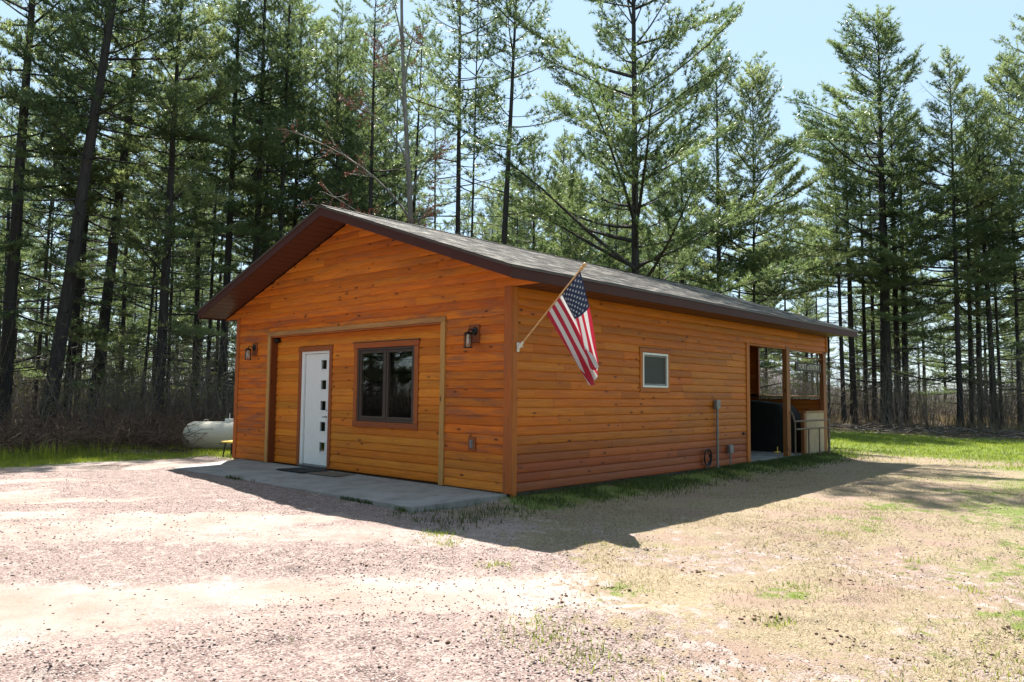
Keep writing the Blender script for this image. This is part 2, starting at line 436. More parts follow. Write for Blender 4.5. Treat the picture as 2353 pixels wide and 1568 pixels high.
def ground_material():
    mt, nt, ns, ls, b = nm('gravel_soil_and_turf')
    at = N(ns, 'ShaderNodeAttribute', attribute_name='cover')
    sc_ = ns.new('ShaderNodeSeparateColor'); ls.new(at.outputs['Color'], sc_.inputs[0])
    t = N(ns, 'ShaderNodeTexCoord'); P = t.outputs['Object']
    # gravel: small stones of several pinks and greys over pale dust
    v = N(ns, 'ShaderNodeTexVoronoi', Scale=78.0); ls.new(P, v.inputs['Vector'])
    sv = ns.new('ShaderNodeSeparateColor'); ls.new(v.outputs['Color'], sv.inputs[0])
    st = ramp(ns, [(0, (.11, .075, .07)), (.35, (.22, .155, .14)), (.7, (.29, .22, .20)), (1, (.40, .33, .305))]); ls.new(sv.outputs[0], st.inputs[0])
    big = N(ns, 'ShaderNodeTexNoise', Scale=1.1, Detail=7.0, Roughness=.65); ls.new(P, big.inputs['Vector'])
    dust = ramp(ns, [(.35, (.31, .22, .18)), (.52, (.36, .29, .255)), (.7, (.42, .36, .33))]); ls.new(big.outputs['Fac'], dust.inputs[0])
    med = N(ns, 'ShaderNodeTexNoise', Scale=7.0, Detail=6.0, Roughness=.7); ls.new(P, med.inputs['Vector'])
    sf = math1(ns, ls, 'SUBTRACT', maprange(ns, ls, med.outputs['Fac'], .32, .48), math1(ns, ls, 'MULTIPLY', at.outputs['Alpha'], .9))
    grav = mixc(ns, ls, sf, dust.outputs[0], st.outputs[0])
    # dry turf
    fine = N(ns, 'ShaderNodeTexNoise', Scale=55.0, Detail=5.0, Roughness=.7, Distortion=1.2); ls.new(P, fine.inputs['Vector'])
    dry = ramp(ns, [(.30, (.07, .045, .03)), (.48, (.25, .195, .125)), (.68, (.42, .35, .24))]); ls.new(fine.outputs['Fac'], dry.inputs[0])
    dirt = mixc(ns, ls, maprange(ns, ls, big.outputs['Fac'], .5, .64), dry.outputs[0], (.27, .19, .15))
    green = ramp(ns, [(.30, (.05, .07, .015)), (.5, (.13, .175, .035)), (.7, (.22, .25, .07))]); ls.new(fine.outputs['Fac'], green.inputs[0])
    litr = ramp(ns, [(.32, (.022, .015, .010)), (.5, (.065, .042, .028)), (.7, (.15, .105, .07))]); ls.new(fine.outputs['Fac'], litr.inputs[0])
    e = math1(ns, ls, 'MULTIPLY', math1(ns, ls, 'SUBTRACT', med.outputs['Fac'], .5), 2.6)
    f1 = maprange(ns, ls, math1(ns, ls, 'ADD', sc_.outputs[0], e), .35, .65)
    f2 = maprange(ns, ls, math1(ns, ls, 'ADD', sc_.outputs[1], e), .35, .75)
    f3 = maprange(ns, ls, math1(ns, ls, 'ADD', sc_.outputs[2], e), .35, .65)
    c = mixc(ns, ls, f1, grav, dirt); c = mixc(ns, ls, f2, c, green.outputs[0]); c = mixc(ns, ls, f3, c, litr.outputs[0])
    ls.new(c, b.inputs['Base Color']); b.inputs['Roughness'].default_value = .95; b.inputs['Specular IOR Level'].default_value = .2
    h = math1(ns, ls, 'ADD', math1(ns, ls, 'MULTIPLY', maprange(ns, ls, v.outputs['Distance'], 0, .6, 1, 0), sf), math1(ns, ls, 'MULTIPLY', fine.outputs['Fac'], .9))
    bump(ns, ls, h, b, .75, .012)
    return mt
M['ground'] = ground_material()
ground = mobj('ground', gme, M['ground']); tag(ground, kind='structure')

# far wooded hill behind the porch end
hx = np.linspace(-330, 40, 60); hv = []; hf = []
for i, x in enumerate(hx):
    y = 235 + (x+200)*.55
    hgt = 25 + 6*math.sin(x*.021)+3*math.sin(x*.06+1)
    hgt *= 1-.72*float(sstep(-140, -85, np.array(x)))
    for k, (dy, f) in enumerate(((0, 0), (25, .45), (55, .85), (80, 1), (140, .7))):
        hv.append((x-.45*dy, y+dy*.85, -1+hgt*f + (rnd.random()-.5)*1.2*(f > 0)))
for i in range(len(hx)-1):
    for k in range(4):
        a = i*5+k; hf.append((a, a+5, a+6, a+1))
mb = MB(); mb.add(hv, hf)
mt, nt, ns, ls, b = nm('bare_woods_on_hill'); M['hill'] = mt
t = N(ns, 'ShaderNodeTexCoord'); z = N(ns, 'ShaderNodeTexNoise', Scale=.35, Detail=8.0, Roughness=.75); ls.new(t.outputs['Object'], z.inputs['Vector'])
r = ramp(ns, [(.35, (.05, .045, .045)), (.5, (.12, .10, .095)), (.65, (.19, .17, .16))]); ls.new(z.outputs['Fac'], r.inputs[0]); ls.new(r.outputs[0], b.inputs['Base Color']); b.inputs['Roughness'].default_value = 1
bump(ns, ls, z.outputs['Fac'], b, 1, 2)
tag(mb.build('hill', M['hill'], smooth=True), kind='structure')

# ---------------------------------------------------------------- slabs
W, L, H = 7.651, 11.447, 2.83
OV, GV, GR = .57, .62, .55           # eave and rake overhangs
ZT, ZB, ZP = 2.998, 2.826, 4.473
SL = (ZP-ZT)/(OV+W/2)
def concrete():
    mt, nt, ns, ls, b = nm('pale_concrete'); t = N(ns, 'ShaderNodeTexCoord')
    z = N(ns, 'ShaderNodeTexNoise', Scale=2.2, Detail=8.0, Roughness=.7); ls.new(t.outputs['Object'], z.inputs['Vector'])
    r = ramp(ns, [(.32, (.21, .205, .20)), (.5, (.32, .315, .305)), (.7, (.40, .39, .375))]); ls.new(z.outputs['Fac'], r.inputs[0])
    z2 = N(ns, 'ShaderNodeTexNoise', Scale=90.0, Detail=3.0); ls.new(t.outputs['Object'], z2.inputs['Vector'])
    ls.new(mixc(ns, ls, .25, r.outputs[0], mixc(ns, ls, 1.0, r.outputs[0], z2.outputs['Color'], 'MULTIPLY')), b.inputs['Base Color'])
    b.inputs['Roughness'].default_value = .85; bump(ns, ls, z2.outputs['Fac'], b, .2, .002)
    return mt
M['concrete'] = concrete()
mb = MB()
top = [(-7.40, .0, -.012), (-6.72, -1.66, -.045), (-.28, -1.47, -.075), (-.02, -.02, -.018)]
sub = 14
vs = []
for j in range(5):
    for i in range(sub+1):
        u, w_ = i/sub, j/4
        p = [(top[0][k]*(1-w_)+top[1][k]*w_)*(1-u)+(top[3][k]*(1-w_)+top[2][k]*w_)*u for k in range(3)]
        if j in (1, 2, 3): p[2] += .001*rnd.uniform(-1, 1)
        if j == 4: p[1] += rnd.uniform(-.008, .008)
        vs.append(p)
fs = [(j*(sub+1)+i, (j+1)*(sub+1)+i, (j+1)*(sub+1)+i+1, j*(sub+1)+i+1) for j in range(4) for i in range(sub)]
nb = len(vs); rim = [4*(sub+1)+i for i in range(sub+1)]
left_r = [j*(sub+1) for j in range(5)]; right_r = [j*(sub+1)+sub for j in range(5)]
loop = left_r + rim[1:] + right_r[::-1][1:]
for k in loop: vs.append((vs[k][0], vs[k][1], -.30))
for a in range(len(loop)-1): fs.append((loop[a], loop[a+1], nb+a+1, nb+a))
mb.add(vs, fs); tag(mb.build('patio_slab', M['concrete']), kind='structure')

# ---------------------------------------------------------------- cabin
cabin = empty('cabin', (0, 0, 0))
tag(cabin, 'single storey cabin with orange stained log siding, brown fascia and dark shingled gable roof', 'cabin')
E_ = .1288                             # exposure of one siding course
PROF = [(-.004, .012), (.000, .022), (.010, .0265), (.040, .027), (.080, .0235), (.108, .016), (.122, .0105), (.134, .0085)]
def zmax_front(x): return ZB+.004+SL*(OV-max(x, -W-x))
def xr_slope(z): return OV-.02-max(0, z-ZB-.004)/SL
def board(z0, a, b2, plane, base, col, zlo=None, zhi=None, weather=.5, parent=None, kind='board', sgn=-1):
    """one log-lap board. a, b2: functions of z (or numbers) giving both ends; plane 'f' runs along x facing -y, 's' runs along y facing +x"""
    P = [(z0+z, t) for z, t in PROF]
    lo = z0-.004 if zlo is None else zlo; hi = z0+.134 if zhi is None else zhi
    def tint(z):
        zr = z-z0
        for i in range(len(PROF)-1):
            if PROF[i][0] <= zr <= PROF[i+1][0]:
                u = (zr-PROF[i][0])/(PROF[i+1][0]-PROF[i][0]); return PROF[i][1]*(1-u)+PROF[i+1][1]*u
        return PROF[-1][1]
    Q = [(z, t) for z, t in P if lo-1e-6 <= z <= hi+1e-6]
    if not Q or Q[0][0] > lo+1e-4: Q = [(lo, tint(lo))]+Q
    if Q[-1][0] < hi-1e-4: Q = Q+[(hi, tint(hi))]
    fa = a if callable(a) else (lambda z: a); fb = b2 if callable(b2) else (lambda z: b2)
    jit = rnd.uniform(-.0012, .0012)
    Q = [(Q[0][0], .0)] + Q + [(Q[-1][0], .0)]
    vs = []; n = len(Q)
    for f in (fa, fb):
        for z, t in Q:
            e = f(z); t = t+jit if t > 0 else -.002
            vs.append((e, base+sgn*t, z) if plane == 'f' else (base-sgn*t, e, z))
    fs = [(i, (i+1) % n, n+(i+1) % n, n+i) for i in range(n)]
    fs += [tuple(range(n)), tuple(reversed(range(n, 2*n)))]
    mb = MB(); mb.add(vs, fs)
    o = mb.build('siding_board', M['siding'], cabin if parent is None else parent)
    j = rnd.uniform(-1, 1); k = rnd.uniform(.80, 1.14)
    o.color = (col[0]*k, col[1]*k*(1+.13*j), col[2]*k*(1+.25*j), weather)
    return o
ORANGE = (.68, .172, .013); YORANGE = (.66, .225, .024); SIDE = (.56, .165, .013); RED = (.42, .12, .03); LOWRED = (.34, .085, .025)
def lerp3(a, b2, t): return tuple(x*(1-t)+y*t for x, y in zip(a, b2))
def course(z0, a, b2, plane, base, col, holes=(), zlo=None, zhi=None, weather=.5, joints=0, **kw):
    """lay one course between a and b2, leaving out holes (c0, c1, zl, zh)"""
    lo = z0 if zlo is None else zlo; hi = z0+E_ if zhi is None else zhi
    fa = a if callable(a) else None; fb = b2 if callable(b2) else None
    a0 = a(lo) if fa else a; b0 = b2(lo) if fb else b2
    spans = [(a0, b0, lo, hi)]
    for (c0, c1, zl, zh) in holes:
        if zh <= lo+.002 or zl >= hi-.002: continue
        nw = []
        for (s0, s1, l_, h_) in spans:
            if c1 <= s0 or c0 >= s1: nw.append((s0, s1, l_, h_)); continue
            if c0 > s0: nw.append((s0, c0, l_, h_))
            if c1 < s1: nw.append((c1, s1, l_, h_))
            if zl > l_+.012: nw.append((max(s0, c0), min(s1, c1), l_, zl))
            if zh < h_-.012: nw.append((max(s0, c0), min(s1, c1), zh, h_))
        spans = nw
    for (s0, s1, l_, h_) in spans:
        cuts = [s0]
        nj = joints if (s1-s0) > 1.8 else 0
        for q in range(nj): cuts.append(s0+(s1-s0)*((q+.5+rnd.uniform(-.35, .35))/nj*1.0 if nj > 1 else rnd.uniform(.2, .8)))
        cuts = sorted(cuts)+[s1]
        for q in range(len(cuts)-1):
            e0 = fa if (fa and cuts[q] == a0) else cuts[q]+(.0015 if q else 0)
            e1 = fb if (fb and cuts[q+1] == b0) else cuts[q+1]-(.0015 if q < len(cuts)-2 else 0)
            board(z0, e0, e1, plane, base, col, None if abs(l_-z0) < .012 else l_, None if abs(h_-z0-E_) < .012 else h_, weather, **kw)

def vary(i, col): return col
# front wall strips beside the old garage opening, z 0..2.41
nrow = int(H/E_)+1
BX0, BX1, BZ = -6.415, -1.30, 2.49
blkR = (-.80, -.58, 2.07, 2.33); blkL = (-7.02, -6.83, 2.06, 2.30); outb = (-.78, -.63, .53, .73)
for i in range(34):
    z0 = i*E_; t = z0/4.3
    c = lerp3(lerp3(ORANGE, RED, .35), ORANGE, min(1, t*1.4))
    if z0 < BZ:
        hz = [(BX0, BX1, -1, BZ), blkR, blkL, outb]
        hi = z0+E_
        course(z0, -W+.085, -.100, 'f', 0, lerp3(c, YORANGE, .5 if i < 4 else .1), hz, weather=.95 if z0 > .5 else .5)
    elif z0+E_ <= H-.001:
        course(z0, -W+.085, -.100, 'f', 0, c, (), weather=.7, joints=1)
    else:
        fl = lambda z: -W-xr_slope(z); fr = xr_slope
        if z0 < H: course(z0, -W+.085, -.100, 'f', 0, c, (), zhi=H+.008, weather=.6, joints=1)
        zl = H+.012 if z0 < H else None
        if xr_slope(z0) < -W/2+.1: break
        top_ = ZB+SL*(OV+W/2)-.03
        course(z0, fl, fr, 'f', 0, lerp3(c, (.62, .19, .02), .6), (), zlo=zl, zhi=min(z0+E_, top_) if z0+E_ > top_ else None, weather=.5, joints=2 if z0 < 3.6 else 1)
# recessed infill panel
DT = (-5.50, -4.41, -1, 2.18); WT = (-3.76, -2.05, .77, 2.19)
for i in range(20):
    z0 = i*E_
    if z0 > BZ-.09: break
    hz = [DT, WT]
    zh = BZ-.08 if z0+E_ > BZ-.08 else None
    course(z0, -6.285, -1.395, 'f', .12, lerp3(YORANGE, ORANGE, rnd.uniform(0, .45)), hz, zhi=zh, weather=.25)
# long right-hand side wall
SW = (3.135, 4.085, 1.40, 2.145)
for i in range(nrow):
    z0 = i*E_
    if z0 >= H-.01: break
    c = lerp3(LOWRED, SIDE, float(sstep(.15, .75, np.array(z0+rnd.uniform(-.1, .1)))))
    hz = [SW, (7.06, 12, -1, 2.44)] 
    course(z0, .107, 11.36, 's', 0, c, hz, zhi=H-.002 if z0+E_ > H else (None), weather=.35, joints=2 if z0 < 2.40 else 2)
# interior face of the porch's cabin wall and rear half wall (porch inside)
for i in range(22):
    z0 = i*E_
    if z0 > H-.06: break
    if z0 < 1.36: course(z0, -3.2, -.10, 'f', 11.30, lerp3(SIDE, RED, .5), [(-1.66, -.09, 1.34, 9)], zhi=min(z0+E_, 1.34) if z0+E_ > 1.34 else None, weather=.2)
    else: course(z0, -3.2, -1.70, 'f', 11.30, lerp3(SIDE, ORANGE, .5), (), weather=.2)

# walls behind the siding (with openings for door and windows)
mb = MB()
mb.box(-W, -6.33, .0022, .10, -.2, 2.9); mb.box(-1.35, -.003, .0022, .10, -.2, 2.9)
mb.box(-6.33, -1.35, .0022, .10, 2.43, 2.9)
mb.box(-6.33, -5.42, .1225, .20, -.2, 2.43); mb.box(-4.49, -3.66, .1225, .20, -.2, 2.43); mb.box(-2.15, -1.35, .1225, .20, -.2, 2.43)
mb.box(-5.42, -4.49, .1225, .20, 2.10, 2.43); mb.box(-3.66, -2.15, .1225, .20, -.2, .865); mb.box(-3.66, -2.15, .1225, .20, 2.085, 2.43)
mb.box(-6.33, -6.29, .10, .1225, -.2, 2.43); mb.box(-1.39, -1.35, .10, .1225, -.2, 2.43)
zz = 2.9                                      # gable
mb.add([(-W-.5, .0022, zz), (OV-.07, .0022, zz), (-W/2, .0022, ZB+SL*(OV+W/2)-.005), (-W-.5, .10, zz), (OV-.07, .10, zz), (-W/2, .10, ZB+SL*(OV+W/2)-.005)],
       [(0, 1, 2), (5, 4, 3), (0, 3, 4, 1), (1, 4, 5, 2), (2, 5, 3, 0)])
mb.box(-.10, -.0022, .10, 3.22, -.2, H); mb.box(-.10, -.0022, 4.0, 7.03, -.2, H); mb.box(-.10, -.0022, 3.22, 4.0, -.2, 1.485); mb.box(-.10, -.0022, 3.22, 4.0, 2.06, H)
mb.box(-.10, -.0022, 7.03, 11.36, 2.455, H)
mb.box(-W, -W+.10, .10, 11.40, -.2, H); mb.box(-W+.10, -.10, 7.0, 7.03, -.2, H)
mb.box(-W+.1, -1.70, 11.3022, 11.40, -.2, H); mb.box(-1.70, -.10, 11.3022, 11.40, -.2, 1.335)
# rear gable
mb.add([(-W-.5, 11.31, zz), (OV-.07, 11.31, zz), (-W/2, 11.31, ZB+SL*(OV+W/2)-.005), (-W-.5, 11.40, zz), (OV-.07, 11.40, zz), (-W/2, 11.40, ZB+SL*(OV+W/2)-.005)],
       [(0, 1, 2), (5, 4, 3), (0, 3, 4, 1), (1, 4, 5, 2), (2, 5, 3, 0)])
mb.box(-1.70, .0, 11.31, 11.40, 2.62, 2.9)
mb.build('wall', M['soffit'], cabin)
mb = MB(); mb.box(-W+.1, -.1, .2, 7.0, -.03, .0); mb.build('floor', M['dark'], cabin)
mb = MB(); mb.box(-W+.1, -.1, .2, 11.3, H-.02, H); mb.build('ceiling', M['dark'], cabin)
mb = MB(); mb.box(-W+.02, .012, 7.031, 11.42, -.30, .03)
mb.bbox(-.05, .07, 7.05, 7.9, -.25, -.02, .02); mb.build('porch_floor', M['concrete'], cabin)
# foundation sill strip, dark gap over the slab
mb = MB(); mb.box(-W+.01, -.003, -.003, .0018, -.2, -.006); mb.box(-.003, .004, .002, 7.03, -.25, -.006); mb.build('foundation', M['winframe'], cabin)

def tb(name, x0, x1, y0, y1, z0, z1, col, mat='trim', weather=.4, b=.004, label=None):
    mb = MB(); mb.bbox(x0, x1, y0, y1, z0, z1, b)
    o = mb.build(name, M[mat], cabin); o.color = (*col, weather)
    if label: o['label'] = label
    return o
TR = (.44, .125, .03); TRS = (.50, .155, .025); PALE = (.50, .28, .095)
# corner boards
tb('corner_board', -.098, .036, -.040, -.0025, -.01, H, TR); tb('corner_board', .0025, .038, -.0015, .105, -.06, H, TRS)
tb('corner_board', -W-.04, -W+.083, -.043, -.0025, -.01, H, TR); tb('corner_board', -W-.04, -W-.002, -.001, .10, -.06, H, TR)
tb('corner_board', .0025, .045, 11.36, 11.44, 2.44, H, TRS)
# pale trim round the old garage opening
tb('door_surround', BX0, BX0+.10, -.052, -.004, -.008, 2.41, PALE, weather=.2, label='pale pine upright, left of the recess')
tb('door_surround', BX1-.10, BX1, -.052, -.004, -.008, 2.41, PALE, weather=.2, label='pale pine upright, right of the recess')
tb('door_surround', BX0-.005, BX1+.005, -.055, -.003, 2.4115, 2.49, (.46, .235, .09), 'trimh', .6, label='pale scuffed pine head board over the recess')
tb('jamb', BX0+.101, BX0+.128, -.040, .119, -.008, 2.41, (.20, .055, .016)); tb('jamb', BX1-.128+.03, BX1-.101, -.04, .119, -.008, 2.41, TR)  # left jamb gets a darker colour: its shadow side is painted in
tb('jamb', BX0+.13, BX1-.13, -.04, .119, 2.385, 2.4095, TR, 'trimh')
# mounting blocks
for (x0, x1, z0, z1) in (blkR, blkL): tb('mounting_block', x0+.001, x1-.001, -.046, -.001, z0+.001, z1-.001, (.26, .075, .03), weather=.3)
tb('mounting_block', outb[0]+.001, outb[1]-.001, -.046, -.001, outb[2]+.001, outb[3]-.001, (.30, .09, .03), weather=.3)
mb = MB(); mb.bbox(-.735, -.672, -.062, -.047, .575, .685, .006); mb.bbox(-.722, -.685, -.072, -.061, .59, .67, .004)
oc = mb.build('outlet_cover', M['greymetal'], cabin)

# ---- entry door
door = empty('door'); door.parent = cabin; tag(door, label='white entry door with five small square panes in one column')
YB = .12
def db(name, par, x0, x1, y0, y1, z0, z1, mat, b=.003, col=None, smooth=False):
    mb = MB(); mb.bbox(x0, x1, y0, y1, z0, z1, b); o = mb.build(name, M[mat], par)
    if col: o.color = (*col, .3)
    return o
db('casing', door, -5.499, -5.412, YB-.040, YB-.002, -.008, 2.09, 'trim', col=(.33, .095, .03))
db('casing', door, -4.500, -4.412, YB-.040, YB-.002, -.008, 2.09, 'trim', col=(.33, .095, .03))
db('casing', door, -5.512, -4.400, YB-.046, YB-.002, 2.092, 2.178, 'trimh', col=(.33, .095, .03))
mb = MB(); mb.bbox(-5.411, -5.335, YB-.022, YB+.075, 0, 2.09); mb.bbox(-4.560, -4.501, YB-.018, YB+.075, 0, 2.09); mb.bbox(-5.334, -4.561, YB-.018, YB+.075, 2.045, 2.09)
mb.build('door_frame', M['white'], door)
db('threshold', door, -5.40, -4.505, YB-.06, YB+.075, -.008, .028, 'greymetal')
# door leaf made of stiles and rails so that the panes are real holes
LX0, LX1, LY0, LY1 = -5.326, -4.564, YB+.018, YB+.062
px0, px1 = -4.82, -4.64; pzs = (.36, .725, 1.10, 1.475, 1.84); hw = .085
mb = MB(); mb.box(LX0, px0, LY0, LY1, .034, 2.04); mb.box(px1, LX1, LY0, LY1, .034, 2.04)
zc = .034
for pz in pzs:
    mb.box(px0, px1, LY0, LY1, zc, pz-hw); zc = pz+hw
mb.box(px0, px1, LY0, LY1, zc, 2.04)
leaf = mb.build('door_leaf', M['white'], door)
for pz in pzs:
    mb = MB(); q = .026
    mb.bbox(px0-q, px0+.004, LY0-.011, LY0-.0005, pz-hw-q, pz+hw+q, .003); mb.bbox(px1-.004, px1+q, LY0-.011, LY0-.0005, pz-hw-q, pz+hw+q, .003)
    mb.bbox(px0+.004, px1-.004, LY0-.011, LY0-.0005, pz-hw-q, pz-hw+.004, .003); mb.bbox(px0+.004, px1-.004, LY0-.011, LY0-.0005, pz+hw-.004, pz+hw+q, .003)
    mb.build('pane_frame', M['white'], door)
    mb = MB(); mb.box(px0, px1, LY0+.012, LY0+.018, pz-hw, pz+hw); mb.build('pane', M['glass'], door)
mb = MB(); mb.lathe([(.026, -.0), (.026, -.012), (.010, -.016), (.009, -.05)], (-4.585, LY0-.001, .90), 'y', 14)
mb.tube([(-4.585, LY0-.046, .90), (-4.64, LY0-.05, .902), (-4.69, LY0-.045, .90)], [.009, .008, .006], 8)
mb.lathe([(.024, 0), (.024, -.014), (.018, -.018)], (-4.585, LY0-.001, 1.02), 'y', 14)
mb.build('handle', M['black'], door, True)

# ---- front window
win = empty('window'); win.parent = cabin; tag(win, label='brown twin casement window with dark reflecting glass')
db('casing', win, -3.755, -3.657, YB-.040, YB-.002, .865, 2.092, 'trim', col=(.38, .11, .03)); db('casing', win, -2.152, -2.055, YB-.040, YB-.002, .865, 2.092, 'trim', col=(.38, .11, .03))
db('casing', win, -3.772, -2.038, YB-.048, YB-.002, 2.094, 2.185, 'trimh', col=(.38, .10, .03)); db('casing', win, -3.762, -2.048, YB-.044, YB-.002, .772, .863, 'trimh', col=(.30, .085, .03))
db('head_cap', win, -3.785, -2.025, YB-.058, YB-.002, 2.1855, 2.197, 'winframe', .002)
mb = MB()
mb.bbox(-3.655, -3.615, YB-.030, YB+.06, .868, 2.088); mb.bbox(-2.194, -2.154, YB-.030, YB+.06, .868, 2.088)
mb.bbox(-3.614, -2.195, YB-.030, YB+.06, 2.052, 2.088); mb.bbox(-3.614, -2.195, YB-.030, YB+.06, .868, .904); mb.bbox(-2.925, -2.885, YB-.026, YB+.06, .905, 2.051)
mb.build('window_frame', M['winframe'], win)
for (a, b2) in ((-3.613, -2.927), (-2.883, -2.196)):
    mb = MB(); f = .045
    mb.bbox(a, a+f, YB-.014, YB+.03, .906, 2.05); mb.bbox(b2-f, b2, YB-.014, YB+.03, .906, 2.05); mb.bbox(a+f, b2-f, YB-.014, YB+.03, .906, .906+f); mb.bbox(a+f, b2-f, YB-.014, YB+.03, 2.05-f, 2.05)
    s_ = mb.build('sash', M['winframe'], win)
    mb = MB(); mb.box(a+f-.004, b2-f+.004, YB+.006, YB+.012, .906+f-.004, 2.05-f+.004); mb.build('pane', M['glass'], win)
# ---- side window
sw = empty('window'); sw.parent = cabin; tag(sw, label='small white-framed window with grey screen')
def sb(name, par, y0, y1, x0, x1, z0, z1, mat, b=.003, col=None):
    mb = MB(); mb.bbox(x0, x1, y0, y1, z0, z1, b); o = mb.build(name, M[mat], par)
    if col: o.color = (*col, .3)
    return o
sb('casing', sw, 3.140, 3.212, .001, .040, 1.475, 2.068, 'trim', col=TRS); sb('casing', sw, 4.008, 4.08, .001, .040, 1.475, 2.068, 'trim', col=TRS)
sb('casing', sw, 3.125, 4.095, .001, .043, 2.070, 2.142, 'trimh', col=(.42, .12, .025)); sb('casing', sw, 3.138, 4.082, .001, .040, 1.402, 1.473, 'trimh', col=TRS)
sb('head_cap', sw, 3.115, 4.105, .001, .052, 2.1425, 2.152, 'winframe', .002)
mb = MB(); f = .035
mb.bbox(-.05, .046, 3.214, 3.214+f, 1.478, 2.066); mb.bbox(-.05, .046, 4.006-f, 4.006, 1.478, 2.066); mb.bbox(-.05, .046, 3.214+f, 4.006-f, 1.478, 1.478+f); mb.bbox(-.05, .046, 3.214+f, 4.006-f, 2.066-f, 2.066)
mb.build('window_frame', M['white'], sw)
mb = MB(); a0, a1, z0, z1 = 3.251, 3.969, 1.515, 2.029; f = .03
mb.bbox(-.03, .025, a0, a0+f, z0, z1); mb.bbox(-.03, .025, a1-f, a1, z0, z1); mb.bbox(-.03, .025, a0+f, a1-f, z0, z0+f); mb.bbox(-.03, .025, a0+f, a1-f, z1-f, z1)
mb.build('sash', M['greymetal'], sw)
mb = MB(); mb.box(.004, .008, a0+f-.004, a1-f+.004, z0+f-.004, z1-f+.004); mb.build('insect_screen', M['screen'], sw)
mb = MB(); mb.box(-.012, -.006, a0+f-.004, a1-f+.004, z0+f-.004, z1-f+.004); mb.build('pane', M['glass'], sw)

# ---- roof: fascia, soffits, deck, shingles
apex = -W/2
def rake(y0, y1):
    """two sloping fascia boards between y0 and y1, joined at the peak"""
    for s in (1, -1):
        mb = MB(); xo = OV if s > 0 else -W-OV
        vs = []
        for y in (y0, y1):
            vs += [(xo, y, ZB), (apex, y, ZB+SL*(OV+W/2)), (apex, y, ZP-.012), (xo, y, ZT-.012)]
        mb.add(vs, [(0, 1, 2, 3), (7, 6, 5, 4), (0, 4, 5, 1), (2, 6, 7, 3), (1, 5, 6, 2), (0, 3, 7, 4)])
        mb.build('fascia', M['fascia'], cabin)
rake(-GV, -GV+.022); rake(L+GR-.022, L+GR)
for x0, x1 in ((OV-.022, OV-.001), (-W-OV+.001, -W-OV+.022)):
    mb = MB(); mb.box(x0, x1, -GV+.023, L+GR-.023, ZB-.002, ZT-.016); mb.build('fascia', M['fascia'], cabin)
# small metal drip edges, proud of the fascia
for s in (1, -1):
    xo = OV+.012 if s > 0 else -W-OV-.012
    mb = MB(); vs = []
    for y in (-GV-.012, -GV-.001):
        vs += [(xo, y, ZT-.045), (apex, y, ZP-.040), (apex, y, ZP+.003), (xo, y, ZT-.002)]
    mb.add(vs, [(0, 1, 2, 3), (7, 6, 5, 4), (0, 4, 5, 1), (2, 6, 7, 3)]); mb.build('drip_edge', M['winframe'], cabin)
for x0, x1 in ((OV, OV+.012), (-W-OV-.012, -W-OV)):
    mb = MB(); mb.box(x0, x1, -GV, L+GR, ZT-.035, ZT-.004); mb.build('drip_edge', M['winframe'], cabin)
# soffits: sloping under the rakes, level under the eaves; ribbed every 100 mm
def rake_soffit(y0, y1):
    for s in (1, -1):
        mb = MB(); n = 26; xo = OV-.024; xi = apex; 
        for k in range(n):
            u0 = xo+(xi-xo)*k/n; u1 = xo+(xi-xo)*(k+.93)/n; u2 = xo+(xi-xo)*(k+1)/n
            for (a, b2, dz) in ((u0, u1, .014), (u1, u2, .022)):
                za = ZB+SL*(OV-a)+dz; zb2 = ZB+SL*(OV-b2)+dz
                xa, xb = (a, b2) if s > 0 else (-W-a, -W-b2)
                mb.add([(xa, y0, za), (xb, y0, zb2), (xb, y1, zb2), (xa, y1, za), (xa, y0, za+.02), (xb, y0, zb2+.02), (xb, y1, zb2+.02), (xa, y1, za+.02)],
                       [(0, 3, 2, 1), (4, 5, 6, 7), (0, 1, 5, 4), (1, 2, 6, 5), (2, 3, 7, 6), (3, 0, 4, 7)])
        mb.build('soffit', M['soffit'], cabin)
rake_soffit(-GV+.024, -.04); rake_soffit(11.40, L+GR-.024)
for s in (1, -1):
    mb = MB(); y = .02; x0, x1 = (.003, OV-.024) if s > 0 else (-W-OV+.024, -W-.003)
    while y < 11.39:
        mb.box(x0, x1, y, min(y+.28, 11.39), H, H+.014); mb.box(x0, x1, min(y+.28, 11.39), min(y+.30, 11.395), H+.006, H+.014); y += .30
    mb.build('soffit', M['soffit'], cabin)
